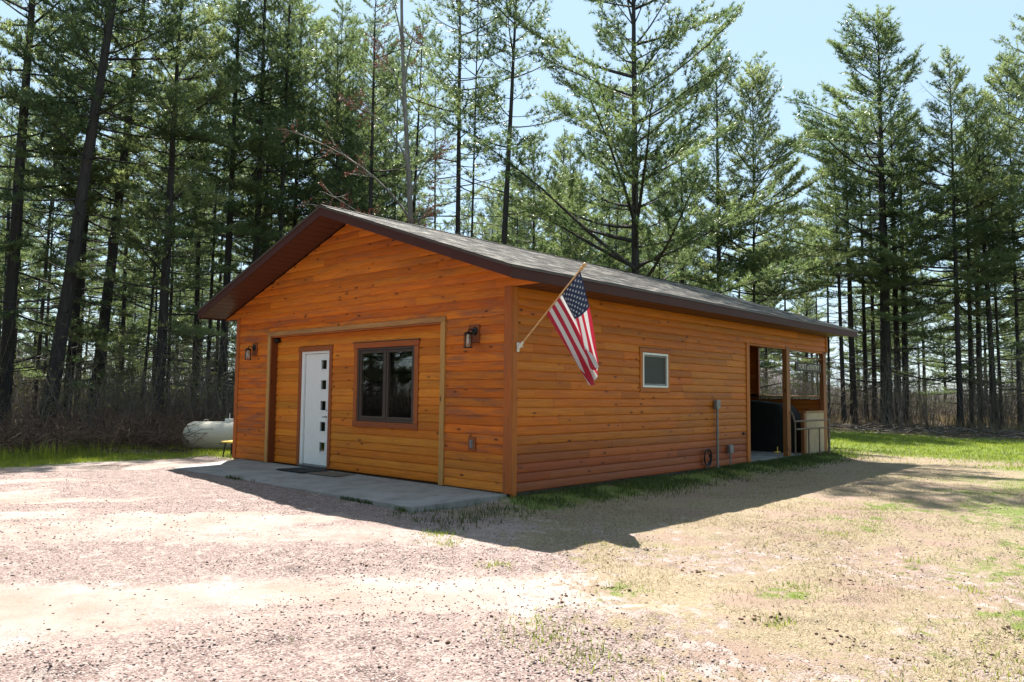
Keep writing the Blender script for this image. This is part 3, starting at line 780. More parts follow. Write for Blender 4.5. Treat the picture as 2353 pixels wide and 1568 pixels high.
# tan underside beyond the porch end
for s in (1, -1):
    mb = MB(); xo = OV if s > 0 else -W-OV
    vs = []
    for (y) in (-GV+.001, L+GR-.001):
        vs += [(xo, y, ZT-.014), (apex, y, ZP-.014), (apex, y, ZP-.002), (xo, y, ZT-.002)]
    mb.add(vs, [(0, 1, 2, 3), (7, 6, 5, 4), (0, 4, 5, 1), (2, 6, 7, 3), (1, 5, 6, 2), (0, 3, 7, 4)])
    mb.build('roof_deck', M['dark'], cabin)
def shingle_mat():
    mt, nt, ns, ls, b = nm('dark_asphalt_shingles')
    at = N(ns, 'ShaderNodeAttribute', attribute_name='tab'); t = N(ns, 'ShaderNodeTexCoord')
    r = ramp(ns, [(0, (.018, .016, .015)), (.32, (.05, .045, .04)), (.6, (.15, .128, .108)), (1, (.38, .33, .28))]); ls.new(at.outputs['Fac'], r.inputs[0])
    z = N(ns, 'ShaderNodeTexNoise', Scale=160.0, Detail=2.0); ls.new(t.outputs['Object'], z.inputs['Vector'])
    z3 = N(ns, 'ShaderNodeTexNoise', Scale=4.2, Detail=6.0, Roughness=.75); mp3 = N(ns, 'ShaderNodeMapping'); mp3.inputs['Scale'].default_value = (.8, 1.6, 1); ls.new(t.outputs['Object'], mp3.inputs[0]); ls.new(mp3.outputs[0], z3.inputs['Vector'])
    c = mixc(ns, ls, .3, r.outputs[0], mixc(ns, ls, 1.0, r.outputs[0], z.outputs['Color'], 'MULTIPLY'))
    c = mixc(ns, ls, maprange(ns, ls, z3.outputs['Fac'], .47, .56, 0, .85), c, (.024, .021, .019))
    ls.new(c, b.inputs['Base Color']); b.inputs['Roughness'].default_value = .8
    bump(ns, ls, z.outputs['Fac'], b, .6, .003); return mt
M['shingle'] = shingle_mat()
V = []; Fq = []; TB = []
slen = math.hypot(OV+W/2, ZP-ZT); ang = math.atan(SL); ncourse = 33; ex = slen/ncourse
for s in (1, -1):
    for c in range(ncourse):
        y = -GV-.015-rnd.uniform(0, .0); yend = L+GR+.012
        while y < yend:
            wd = rnd.choice((.12, .17, .2, .26, .33))*rnd.uniform(.85, 1.15); y2 = min(y+wd, yend)
            th = rnd.choice((.0015, .003, .005)); u0 = c*ex-(.022 if c == 0 else rnd.uniform(0, .012)); u1 = (c+1)*ex+.01
            def pt(u, yy, h):
                x = OV+.0-u*math.cos(ang)+h*math.sin(ang); z = ZT+u*math.sin(ang)+h*math.cos(ang)
                return ((x if s > 0 else -W-x), yy, z)
            b0 = len(V)
            V += [pt(u0, y, .0), pt(u0, y2-.003, .0), pt(u0, y2-.003, th), pt(u0, y, th), pt(u1, y2-.003, .003), pt(u1, y, .003)]
            Fq += [(b0, b0+1, b0+2, b0+3), (b0+3, b0+2, b0+4, b0+5)]
            TB += [min(1, max(0, rnd.gauss(.5, .36)))]*6
            y = y2
me = mesh_np('shingles', np.array(V), np.array(Fq), 4)
a = me.attributes.new('tab', 'FLOAT', 'POINT'); a.data.foreach_set('value', np.array(TB, dtype=np.float32))
o = mobj('shingles', me, M['shingle'], cabin); o['kind'] = 'stuff'
mb = MB(); y = -GV-.01
while y < L+GR:
    h = rnd.uniform(.014, .022)
    mb.add([(apex-.15, y, ZP-.05+h), (apex, y, ZP+.004+h), (apex+.15, y, ZP-.05+h), (apex-.15, y+.17, ZP-.056+h), (apex, y+.17, ZP-.003+h), (apex+.15, y+.17, ZP-.056+h),
            (apex-.15, y, ZP-.056), (apex, y, ZP-.002), (apex+.15, y, ZP-.056)], [(0, 3, 4, 1), (1, 4, 5, 2), (0, 1, 7, 6), (1, 2, 8, 7)]); y += .14
mb.build('ridge_cap', M['shingle'], cabin)

# ---- porch: posts, header, screens frame, half wall
tb('porch_post', -.055, .050, 8.98, 9.16, .03, 2.45, (.30, .125, .045), weather=.5)
tb('porch_post', -.06, .040, 11.15, 11.33, .03, 2.45, (.27, .105, .04), weather=.5)
tb('porch_post', -.05, .046, 7.035, 7.17, -.03, 2.45, TRS)
tb('header_board', -.09, .040, 7.18, 11.36, 2.405, 2.438, TRS, 'trimh')
tb('opening_frame', -1.72, -1.665, 11.24, 11.3015, 1.34, 2.62, (.33, .10, .03)); tb('opening_frame', -1.66, -.08, 11.22, 11.42, 1.34, 1.375, PALE, 'trimh')
tb('opening_frame', -.10, -.062, 11.24, 11.40, .03, 2.62, (.30, .10, .035))
# short scalloped fringe hanging below the sill
mb = MB(); x = -1.65
while x < -.14:
    w_ = rnd.uniform(.03, .06); mb.box(x, x+w_, 11.222, 11.226, 1.336-rnd.uniform(.03, .055), 1.339); x += w_+rnd.uniform(.0, .03)
fr = mb.build('fringe', M['plastic'], cabin)
# plywood half wall at the end of the porch
tb('half_wall', -.045, .035, 10.08, 11.145, -.02, .98, (.42, .31, .19), 'ply', .2, label='pale plywood panel closing the end of the porch')
tb('half_wall_cap', -.06, .055, 10.00, 11.148, .982, 1.02, (.3, .16, .07), 'trimh')
tb('panel_post', -.05, .03, 9.95, 10.078, -.02, .98, (.30, .12, .045))
# meter conduit, junction box, cable coil
mb = MB(); mb.bbox(.040, .115, 5.63, 5.78, 1.10, 1.27, .006); mb.tube([(.078, 5.71, 1.11), (.078, 5.71, -.2)], .024, 10)
mb.lathe([(.03, .62), (.03, .68)], (.078, 5.71, 0), 'z', 10)
mb.build('conduit', M['greymetal'], cabin, True)
mb = MB(); mb.bbox(.042, .11, 6.16, 6.30, .24, .40, .006); mb.tube([(.076, 6.23, .245), (.076, 6.23, -.2)], .016, 8); mb.build('junction_box', M['greymetal'], cabin, True)
mb = MB()
for k in range(4):
    pts = [(.055+.012*k, 5.33+(.10+.01*k)*math.cos(t*2*math.pi/20+k), .20+(.13+.012*k)*math.sin(t*2*math.pi/20+k)) for t in range(19)]
    mb.tube(pts, .008, 6)
mb.build('cable_coil', M['black'], cabin, True)
mb = MB(); mb.lathe([(.03, .04), (.03, .065), (.02, .075)], (0, 6.85, .60), 'x', 12); mb.tube([(.06, 6.85, .60), (.09, 6.93, .56)], .012, 8); mb.build('faucet', M['black'], cabin, True)
# motion sensor in the recess corner
mb = MB(); mb.lathe([(.035, .0), (.035, -.03), (.05, -.05), (.055, -.09), (.04, -.12), (.012, -.13)], (-6.215, .118, 2.33), 'y', 16); sensor = mb.build('motion_sensor', M['black'], cabin, True)

# ---------------------------------------------------------------- wall lanterns
def lantern(x, z, label):
    e = empty('wall_lantern', (x, -.048, z)); tag(e, label, 'lantern', 'lanterns beside the entry')
    mb = MB(); mb.lathe([(.058, 0), (.058, -.012), (.046, -.022), (.018, -.026)], (0, 0, 0), 'y', 20); mb.build('wall_plate', M['black'], e, True)
    mb = MB(); mb.tube([(0, -.02, 0), (0, -.07, .022), (0, -.115, .020), (0, -.13, -.01)], .009, 8)
    mb.lathe([(.012, -.012), (.040, -.022), (.060, -.040), (.060, -.050)], (0, -.13, 0), 'z', 20); mb.build('arm', M['black'], e, True)
    mb = MB()
    for k in range(6):
        t = math.pi/6+k*math.pi/3; cx, cy = .060*math.cos(t), -.13+.060*math.sin(t)
        mb.tube([(cx, cy, -.048), (cx, cy, -.242)], .0042, 6)
    for zz in (-.052, -.240):
        mb.tube([(.060*math.cos(t*math.pi/12), -.13+.060*math.sin(t*math.pi/12), zz) for t in range(25)], .006, 6, cap=False)
    mb.build('cage', M['black'], e, True)
    mb = MB(); mb.lathe([(.047, -.236), (.049, -.20), (.049, -.08), (.044, -.056)], (0, -.13, 0), 'z', 20)
    g = mb.build('glass', M['lampglass'], e, True)
    mb = MB(); mb.lathe([(.014, -.045), (.014, -.09), (.020, -.11), (.022, -.14), (.012, -.175), (.003, -.182)], (0, -.13, 0), 'z', 12); mb.build('bulb', M['plastic'], e, True)
    return e
lantern(-.665, 2.235, 'black caged lantern on the wall between the recess and the near corner')
lantern(-6.925, 2.21, 'black caged lantern on the wall left of the recess')

# ---------------------------------------------------------------- door mats
def mat(x0, x1, y0, y1, z, rot, m_, name, label):
    e = MB(); e.bbox(-(x1-x0)/2, (x1-x0)/2, -(y1-y0)/2, (y1-y0)/2, 0, .014, .005)
    for k in range(5): e.box(-(x1-x0)/2+.03, (x1-x0)/2-.03, -(y1-y0)/2+.05+k*(y1-y0-.12)/4, -(y1-y0)/2+.065+k*(y1-y0-.12)/4, .0142, .0175)
    o = e.build(name, M[m_]); o.location = ((x0+x1)/2, (y0+y1)/2, z); o.rotation_euler = (-.016, 0, rot); tag(o, label, 'door mat')
mat(-5.05, -4.22, -.58, -.04, -.0195, .02, 'rubber', 'door_mat', 'black rubber mat lying in front of the white door')
mat(-4.16, -3.42, -.50, -.06, -.021, .06, 'coir', 'door_mat', 'tan coir mat to the right of the black rubber one')

# ---------------------------------------------------------------- flag
flag = empty('flag', (.048, .085, 2.0)); tag(flag, 'american stars and stripes flag hanging from an angled wooden pole at the near corner', 'flag')
mb = MB(); mb.bbox(-.001, .010, -.022, .030, -.075, .055, .003); mb.tube([(.008, .004, -.03), (.055, .004, .02), (.10, .005, .06)], [.020, .022, .017], 10)
mb.bbox(.03, .075, -.028, .036, -.012, .004, .002)
mb.build('bracket', M['plastic'], flag, True)
P0 = Vector((.04, .004, .003)); P1 = Vector((1.105, .015, .985)); PD = (P1-P0).normalized(); PLn = (P1-P0).length
mb = MB(); mb.tube([P0, P0+PD*PLn*.6, P1-PD*.05], [.0125, .012, .011], 10); mb.build('pole', M['polewood'], flag, True)
mb = MB()
c = P1-PD*.05
rings = [(0, .012), (.012, .024), (.03, .027), (.05, .020), (.065, .016), (.08, .024), (.10, .026), (.12, .015), (.128, .004)]
mb.tube([c+PD*h for h, r_ in rings], [r_ for h, r_ in rings], 12); mb.build('finial', M['polewood'], flag, True)
HO, FLY = .77, 1.30
nu, nv = 90, 52
def cloth(u, v):
    """u along the fly 0..1, v down the hoist from the tip 0..1"""
    a = P1 - PD*(.05 + v*HO)
    # the hem end gathers below the tip
    sag = u**1.0
    gather = Vector((P1.x+.265-.03*v, P1.y, P1.z-1.22-.27*v-.06*math.sin(v*9)))
    x = a.x*(1-sag)+gather.x*sag; z = a.z*(1-sag)+gather.z*sag
    bow = math.sin(u*math.pi)*.02*(v-.2); x += bow*.7; z -= abs(bow)*1.2
    y = P1.y + (.10*math.sin(v*10.5+.4+u*1.2)*(u**.7)*(1-.25*u) + .03*math.sin(v*21+u*5)*u) - .05*u*math.sin(u*2)
    x += .018*math.sin(v*10.5+1.8+u*1.2)*u + .008*math.sin(v*23+u*4)*u
    return Vector((x, y, z))
def clothmat(name, col):
    mt, nt, ns, ls, b = nm(name); b.inputs['Base Color'].default_value = (*col, 1); b.inputs['Roughness'].default_value = .8
    t = N(ns, 'ShaderNodeTexCoord'); z = N(ns, 'ShaderNodeTexNoise', Scale=400.0); ls.new(t.outputs['Object'], z.inputs['Vector']); bump(ns, ls, z.outputs['Fac'], b, .1, .001)
    tl = N(ns, 'ShaderNodeBsdfTranslucent'); tl.inputs[0].default_value = (*col, 1)
    mx = N(ns, 'ShaderNodeMixShader'); mx.inputs[0].default_value = .38; ls.new(b.outputs[0], mx.inputs[1]); ls.new(tl.outputs[0], mx.inputs[2]); ls.new(mx.outputs[0], ns['Material Output'].inputs[0])
    return mt
REDC = clothmat('red_flag_cloth', (.50, .022, .05)); WHC = clothmat('white_flag_cloth', (.72, .70, .70)); NAVY = clothmat('navy_flag_cloth', (.012, .02, .05))
vs = [cloth(i/nu, j/nv) for j in range(nv+1) for i in range(nu+1)]
fs = []; mi = []
for j in range(nv):
    stripe = j*13//nv
    for i in range(nu):
        fs.append((j*(nu+1)+i, j*(nu+1)+i+1, (j+1)*(nu+1)+i+1, (j+1)*(nu+1)+i))
        mi.append(2 if (stripe < 7 and i < nu*.4) else stripe % 2)
mb = MB(); mb.v = [tuple(v) for v in vs]; mb.f = fs; mb.mi = mi
cl = mb.build('cloth', [REDC, WHC, NAVY], flag, True)
def cnorm(u, v):
    e = .004; return ((cloth(u+e, v)-cloth(u-e, v)).cross(cloth(u, v+e)-cloth(u, v-e))).normalized()
mb = MB()
for r_ in range(9):
    for k in range(6 if r_ % 2 == 0 else 5):
        cv = (r_+1)*(7/13)/10; cu = (k*2+1+(r_ % 2))*.4/12
        for sgn in (1, -1):
            ring = []
            for q in range(10):
                rad = .0225 if q % 2 == 0 else .0092; t = q*math.pi/5
                du = rad*math.sin(t)/FLY; dv = -rad*math.cos(t)/HO
                ring.append(cloth(cu+du, cv+dv)+cnorm(cu+du, cv+dv)*.0016*sgn)
            cen = cloth(cu, cv)+cnorm(cu, cv)*.0016*sgn
            mb.add([cen]+ring, [(0, q+1, (q+1) % 10+1) for q in range(10)])
mb.build('stars', WHC, flag)

# ---------------------------------------------------------------- porch things
sign = empty('porch_sign', (-.005, 10.34, 2.04)); tag(sign, 'dark brown hanging board reading PORT of ENTRY in the porch opening', 'sign')
mb = MB(); mb.bbox(-.012, .012, -.76, .76, -.10, .10, .004); mb.build('board', M['signbrown'], sign)
def text_mesh(body, size, name, mat_, par, loc, rot, sx=1.0, ext=.003):
    cu = bpy.data.curves.new(name, 'FONT'); cu.body = body; cu.size = size; cu.extrude = ext; cu.align_x = 'CENTER'; cu.align_y = 'CENTER'; cu.offset = .0; cu.resolution_u = 3
    tmp = bpy.data.objects.new(name, cu); COL.objects.link(tmp); bpy.context.view_layer.update()
    me = bpy.data.meshes.new_from_object(tmp.evaluated_get(bpy.context.evaluated_depsgraph_get())); bpy.data.objects.remove(tmp)
    me.materials.clear(); me.materials.append(mat_)
    o = link(bpy.data.objects.new(name, me), par); o.location = loc; o.rotation_euler = rot; o.scale = (sx, 1, 1); return o
text_mesh('PORT of ENTRY', .175, 'lettering', M['letter'], sign, (.0155, 0, 0), (math.pi/2, 0, math.pi/2), 1.0)
mb = MB()
for y in (-.62, .62): mb.tube([(0, y, .10), (0, y, .215)], .004, 6)
mb.build('chain', M['black'], sign)
mb = MB(); mb.tube([(-.02, 9.17, 2.27), (-.02, 11.14, 2.27)], .017, 10); o = mb.build('curtain_rod', M['weathered'], None, True); tag(o, 'brown rod across the porch opening above the sign board', 'rod')

gate = empty('porch_gate', (.04, 9.20, -.03)); tag(gate, 'weathered wooden open gate frame leaning at the porch post', 'gate')
gd = Vector((.0, 1.0, 0)).normalized()
def gp(s, z, out=.0): return (gd.x*s+out, gd.y*s, z)
for z in (.84, .66):
    mb = MB(); mb.tube([gp(.0, z-.01, .10), gp(1.62, z, .22)], .020, 8); mb.build('rail', M['weathered'], gate, True)
mb = MB(); mb.tube([gp(.0, .0, .09), gp(.0, .78, .09), gp(-.02, .93, .06), gp(-.08, 1.05, .03)], .020, 8); mb.build('hinge_post', M['weathered'], gate, True)
mb = MB(); mb.bbox(.20, .25, 1.60, 1.65, -.09, .87, .006); mb.build('end_post', M['weathered'], gate)
for s in (.62, 1.15):
    mb = MB(); x = .10+.12*s/1.62; mb.bbox(x-.014, x+.014, s-.018, s+.018, -.03, .66, .004); mb.build('baluster', M['weathered'], gate)
mb = MB(); mb.bbox(.12, .20, .25, 1.60, -.085, -.045, .006); mb.build('foot_board', M['weathered'], gate)

# covered grill and covered furniture on the porch
grill = empty('covered_grill', (-1.15, 10.35, .031)); tag(grill, 'large black covered shape standing on the porch behind the post', 'covered grill')
def covered(par, w_, d, h, top, seed):
    rr = random.Random(seed); n = 28; rings = []
    vs = []; fs = []
    levels = [(0, 1.04), (.25, 1.0), (.6, .99), (.8, 1.0), (.93, .97), (.985, .82), (1.0, .35)]
    for li, (f, k) in enumerate(levels):
        for q in range(n):
            t = 2*math.pi*q/n; c, s = math.cos(t), math.sin(t)
            e = .32; x = math.copysign(abs(c)**e, c)*w_/2*k; y = math.copysign(abs(s)**e, s)*d/2*k
            fold = 1+.035*math.sin(q*2.6+li*.3)*(1-f*.8)
            z = h*f*(1-top*max(0, (x/w_+.1))*(f > .6))
            vs.append((x*fold, y*fold, z+.01*rr.uniform(-1, 1)*(0 < li < 6)))
    for li in range(len(levels)-1):
        for q in range(n): fs.append((li*n+q, li*n+(q+1) % n, (li+1)*n+(q+1) % n, (li+1)*n+q))
    fs.append(tuple((len(levels)-1)*n+q for q in range(n)))
    mb = MB(); mb.add(vs, fs); return mb.build('cover', M['blackcloth'], par, True)
covered(grill, 1.35, .62, 1.22, .12, 3)
for (x, y) in ((-.55, -.24), (.55, -.24), (.55, .24), (-.55, .24)):
    mb = MB(); mb.lathe([(.02, .0), (.03, .01), (.03, .04), (.012, .05)], (x, y, -.0), 'z', 10); mb.build('caster', M['black'], grill, True)
g2 = empty('covered_chair', (-.62, 10.62, .031)); tag(g2, 'smaller dark slope-backed cover beside the plywood half wall', 'covered chair')
covered(g2, .62, .72, 1.16, .55, 5)
for (x, y) in ((-.22, -.26), (.22, -.26), (.22, .26), (-.22, .26)):
    mb = MB(); mb.box(x-.02, x+.02, y-.02, y+.02, 0, .06); mb.build('leg', M['black'], g2)
# dark cabinet along the cabin wall of the porch
cab = empty('storage_chest', (-2.55, 10.2, .031)); tag(cab, 'dark low chest at the inner side of the porch', 'chest')
mb = MB(); mb.bbox(-.5, .5, -.35, .35, 0, .62, .01); mb.build('box', M['dark'], cab); mb = MB(); mb.bbox(-.53, .53, -.38, .38, .622, .68, .012); mb.build('lid', M['black'], cab)

stake = empty('garden_stake', (.35, 7.75, -.13)); tag(stake, 'thin yellow tipped cross stake in the grass before the porch', 'garden stake')
mb = MB(); mb.tube([(0, 0, 0), (.004, 0, .42)], .0065, 6); mb.build('rod', M['weathered'], stake, True)
mb = MB(); mb.tube([(-.05, -.04, .33), (.05, .04, .335)], .009, 6); mb.tube([(.004, 0, .30), (.004, 0, .44)], .010, 6); mb.build('marker', M['yellow'], stake, True)

# ---------------------------------------------------------------- propane tank and stool beyond the left corner
tank = empty('gas_tank', (-10.36, 1.56, .235), math.atan2(.72, .69)); tag(tank, 'off-white horizontal propane tank in the grass behind the cabin corner', 'gas tank')
R_ = .375; HL = 1.12
prof = [(R_*math.sin(t), -HL-.26*math.cos(t)) for t in [math.pi/2*k/9 for k in range(1, 10)]]
prof = [(.004, -HL-.26)] + prof + [(R_, HL)] + [(R_*math.cos(t), HL+.26*math.sin(t)) for t in [math.pi/2*k/9 for k in range(1, 9)]] + [(.004, HL+.26)]
mb = MB(); mb.lathe(prof, (0, 0, .0), 'x', 40); mb.build('vessel', M['tank'], tank, True)
mb = MB(); mb.lathe([(.11, R_-.03), (.11, R_+.055), (.10, R_+.07), (.02, R_+.075)], (-.30, 0, 0), 'z', 20); mb.build('dome', M['plastic'], tank, True)
mb = MB(); mb.tube([(-.30, 0, R_+.06), (-.30, 0, R_+.20)], .011, 8); mb.build('vent_pipe', M['plastic'], tank, True)
mb = MB()
for x in (-.86, .86): mb.tube([(x-.05, 0, R_-.012), (x-.05, 0, R_+.03), (x, 0, R_+.045), (x+.05, 0, R_+.03), (x+.05, 0, R_-.012)], .009, 8)
mb.build('lifting_lug', M['tank'], tank, True)
for x in (-.75, .75):
    mb = MB(); mb.bbox(x-.04, x+.04, -.22, .22, -.44, -.30, .008); mb.build('foot', M['greymetal'], tank)
mb = MB(); mb.tube([(.25, -.02, R_+.004), (.5, -.18, R_-.035), (.9, -.30, .29)], .006, 8); mb.build('gas_line', M['black'], tank, True)

stool = empty('yellow_stool', (-8.62, .42, -.06), .25); tag(stool, 'small yellow-topped stool with dark legs at the left cabin corner', 'stool')
mb = MB(); mb.bbox(-.18, .18, -.14, .14, .29, .325, .01); mb.bbox(-.08, .08, -.07, .07, .325, .34, .005); mb.build('seat', M['yellow'], stool)
for sx in (-1, 1):
    for sy in (-1, 1):
        mb = MB(); mb.tube([(sx*.10, sy*.08, .292), (sx*.135, sy*.11, 0)], .016, 8); mb.build('leg', M['black'], stool, True)

# ---------------------------------------------------------------- trees
def tubes_np(polys, sides=4):
    """polys: list of (pts (n,3), radii (n)); returns V, F(quads)"""
    Vs = []; Fs = []; b = 0
    ang = np.arange(sides)*2*np.pi/sides
    for pts, rad in polys:
        n = len(pts); d = np.gradient(pts, axis=0); d /= np.linalg.norm(d, axis=1, keepdims=True)+1e-9
        ref = np.array([0, 0, 1.0]) if abs(d[0, 2]) < .9 else np.array([1.0, 0, 0])
        a = np.cross(d, ref); a /= np.linalg.norm(a, axis=1, keepdims=True)+1e-9; c = np.cross(d, a)
        ring = pts[:, None, :] + (a[:, None, :]*np.cos(ang)[None, :, None] + c[:, None, :]*np.sin(ang)[None, :, None])*rad[:, None, None]
        Vs.append(ring.reshape(-1, 3))
        i = np.arange(n-1)[:, None]*sides; k = np.arange(sides)[None, :]; k2 = (k+1) % sides
        Fs.append((b+np.stack([i+k, i+k2, i+sides+k2, i+sides+k], -1)).reshape(-1, 4)); b += n*sides
    return np.concatenate(Vs), np.concatenate(Fs)

def tri_tufts(P, D, n, length, width, spread, rng):
    """n narrow triangles from each point P fanned round direction D"""
    k = len(P)*n
    P = np.repeat(P, n, 0); D = np.repeat(D, n, 0)
    d = D + rng.normal(0, spread, (k, 3)); d /= np.linalg.norm(d, axis=1, keepdims=True)
    s = np.cross(d, rng.normal(0, 1, (k, 3))); s /= np.linalg.norm(s, axis=1, keepdims=True)+1e-9
    ln = length*rng.uniform(.75, 1.2, (k, 1)); w = width*rng.uniform(.7, 1.2, (k, 1))
    base = P + rng.normal(0, .018, (k, 3))
    V = np.stack([base-s*w*.5, base+s*w*.5, base+d*ln], 1).reshape(-1, 3)
    return V, np.arange(3*k).reshape(-1, 3)

def pine_variant(seed, H, cs, R, kind):
    rng = np.random.default_rng(seed)
    wood_ = []; TP = []; TD = []
    z = 1.6 if kind != 'cone' else 2.0
    sect = rng.uniform(.55, 1.3, 5)
    gap = {'dense': .62, 'sparse': .74, 'low': .64, 'thin': .62, 'spread': .70, 'cone': .56, 'young': .5}[kind]
    top_el = {'cone': 62, 'spread': 42}.get(kind, 55)
    while z < H-.25:
        t = (z-cs)/(H-cs); nb = rng.integers(3, 6) if kind != 'cone' else rng.integers(5, 7)
        az0 = rng.uniform(0, 6.28)
        for q in range(nb):
            az = az0+q*2*np.pi/nb+rng.normal(0, .22); zz = z+rng.normal(0, .10)
            if t < 0:
                if rng.random() < .18: continue
                Lb = rng.uniform(.5, 2.9)*(R/2.6) ; el = np.radians(rng.uniform(-14, 22)); live = rng.random() < (.10 if t < -.25 else .35)
                if kind == 'spread' and t > -.75: Lb *= 1.5; el = np.radians(rng.uniform(18, 38)); live = rng.random() < .8
            else:
                f = min(1, .6+1.8*t)*(1-t)**.55*sect[int(az/6.2832*5) % 5]+.05
                if kind == 'cone': f = min(1, .8+1.2*t)*(1-t)**.62*sect[int(az/6.2832*5) % 5]+.05
                Lb = R*f*rng.uniform(.42, 1.25); el = np.radians(0+top_el*t*.9+rng.normal(0, 8)); live = rng.random() < .94
                if kind == 'spread': el = np.radians(22+30*t+rng.normal(0, 8)); Lb *= 1.1
            n = 7; s = np.linspace(0, 1, n)
            elc = el + (s-.3)*np.radians(rng.uniform(2, 38)) - (np.radians(14)*(s**2) if t < 0 else 0)
            azc = az + np.cumsum(rng.normal(0, .05, n))
            step = Lb/(n-1)
            dv = np.stack([np.cos(elc)*np.cos(azc), np.cos(elc)*np.sin(azc), np.sin(elc)], -1)
            pts = np.array([0, 0, zz]) + np.concatenate([np.zeros((1, 3)), np.cumsum(dv[:-1]*step, 0)])
            r0 = .010+.0115*Lb*(1 if live else .75)
            wood_.append((pts, r0*(1-s*.88)))
            if not live:
                for w_ in range(rng.integers(2, 7)):
                    si = rng.uniform(.25, .95); p = np.array([np.interp(si, s, pts[:, c]) for c in range(3)])
                    a2 = az+rng.choice([-1, 1])*rng.uniform(.5, 1.2); l2 = rng.uniform(.2, .7)
                    e = np.array([np.cos(a2), np.sin(a2), rng.uniform(-.5, .25)])*l2
                    wood_.append((np.stack([p, p+e*.5+[0, 0, -.02], p+e+[0, 0, -.08*l2]]), np.array([.006, .004, .002])))
                continue
            ns_ = max(3, int(Lb*(6.4 if kind in ('dense', 'cone', 'low') else 5.4)))
            for w_ in range(ns_):
                si = .22+.78*((w_+rng.random())/ns_)**.75 if Lb > .8 else rng.uniform(.1, 1)
                p = np.array([np.interp(si, s, pts[:, c]) for c in range(3)])
                a2 = az+(1 if w_ % 2 else -1)*rng.uniform(.45, 1.15)
                l2 = (Lb*.30*(1.05-si)+.36)*rng.uniform(.7, 1.3)
                e2 = elc[min(n-1, int(si*n))]*.55+np.radians(rng.uniform(2, 26))
                d2 = np.array([np.cos(e2)*np.cos(a2), np.cos(e2)*np.sin(a2), np.sin(e2)])
                q1 = p+d2*l2; wood_.append((np.stack([p, (p+q1)/2+[0, 0, -.03*l2], q1]), np.array([.008, .005, .003])))
                m_ = max(2, int(l2/.105)); fr_ = np.linspace(.30, 1.0, m_)[:, None]
                TP.append(p+d2*l2*fr_+rng.normal(0, .035, (m_, 3))); TD.append(np.tile(d2+[0, 0, .28], (m_, 1)))
            m_ = max(2, int(Lb*.4/.11)); ss = np.linspace(.6, 1, m_)
            TP.append(np.stack([np.interp(ss, s, pts[:, c]) for c in range(3)], -1)); TD.append(np.tile(dv[-1]+[0, 0, .25], (m_, 1)))
        z += gap*rng.uniform(.75, 1.25)*(1.0 if t >= 0 else 1.15)
    # leader
    zz = np.linspace(H-1.0, H+.1, 10); TP.append(np.stack([zz*0, zz*0, zz], -1)); TD.append(np.tile([0, 0, 1.0], (10, 1)))
    P = np.concatenate(TP); D = np.concatenate(TD); D /= np.linalg.norm(D, axis=1, keepdims=True)
    nn = {'dense': 8, 'cone': 8, 'low': 8, 'sparse': 7, 'thin': 6, 'spread': 8, 'young': 7}[kind]
    Vn, Fn = tri_tufts(P, D, nn, .17, .030, .68, rng); print('pine', kind, len(Fn), sum(len(a[0]) for a in wood_)*6)
    crown = mesh_np('crown', Vn, Fn, 3); crown.materials.append(M['needles'])
    Vw, Fw = tubes_np(wood_, 3); br = mesh_np('branches', Vw, Fw, 4, True); br.materials.append(M['bark'])
    # trunk of unit radius, scaled per tree
    zs = np.concatenate([[-.3, 0, .12, .3, .6], np.linspace(1.0, H-.05, 22)]); wx = np.cumsum(rng.normal(0, .10, len(zs)))*.5; wy = np.cumsum(rng.normal(0, .10, len(zs)))*.5
    tt = np.clip(zs/H, 0, 1); rad = (1-tt)**.8*.92+.02+.55*np.exp(-np.maximum(zs, 0)/.28)
    wx -= wx[1]; wy -= wy[1]
    a_ = np.arange(12)*2*np.pi/12; rr_ = rad[:, None]*(1+rng.normal(0, .035, (len(zs), 12))+.10*np.exp(-np.maximum(zs, 0)/.3)[:, None]*np.sin(a_*5)[None, :])
    V = np.stack([wx[:, None]*np.minimum(1, (1-tt))[:, None]+rr_*np.cos(a_), wy[:, None]*np.minimum(1, (1-tt))[:, None]+rr_*np.sin(a_), np.repeat(zs[:, None], 12, 1)], -1).reshape(-1, 3)
    i = np.arange(len(zs)-1)[:, None]*12; k = np.arange(12)[None, :]; k2 = (k+1) % 12
    F_ = np.stack([i+k, i+k2, i+12+k2, i+12+k], -1).reshape(-1, 4)
    tr = mesh_np('trunk', V, F_, 4, True); tr.materials.append(M['bark'])
    return dict(H=H, trunk=tr, branches=br, crown=crown)

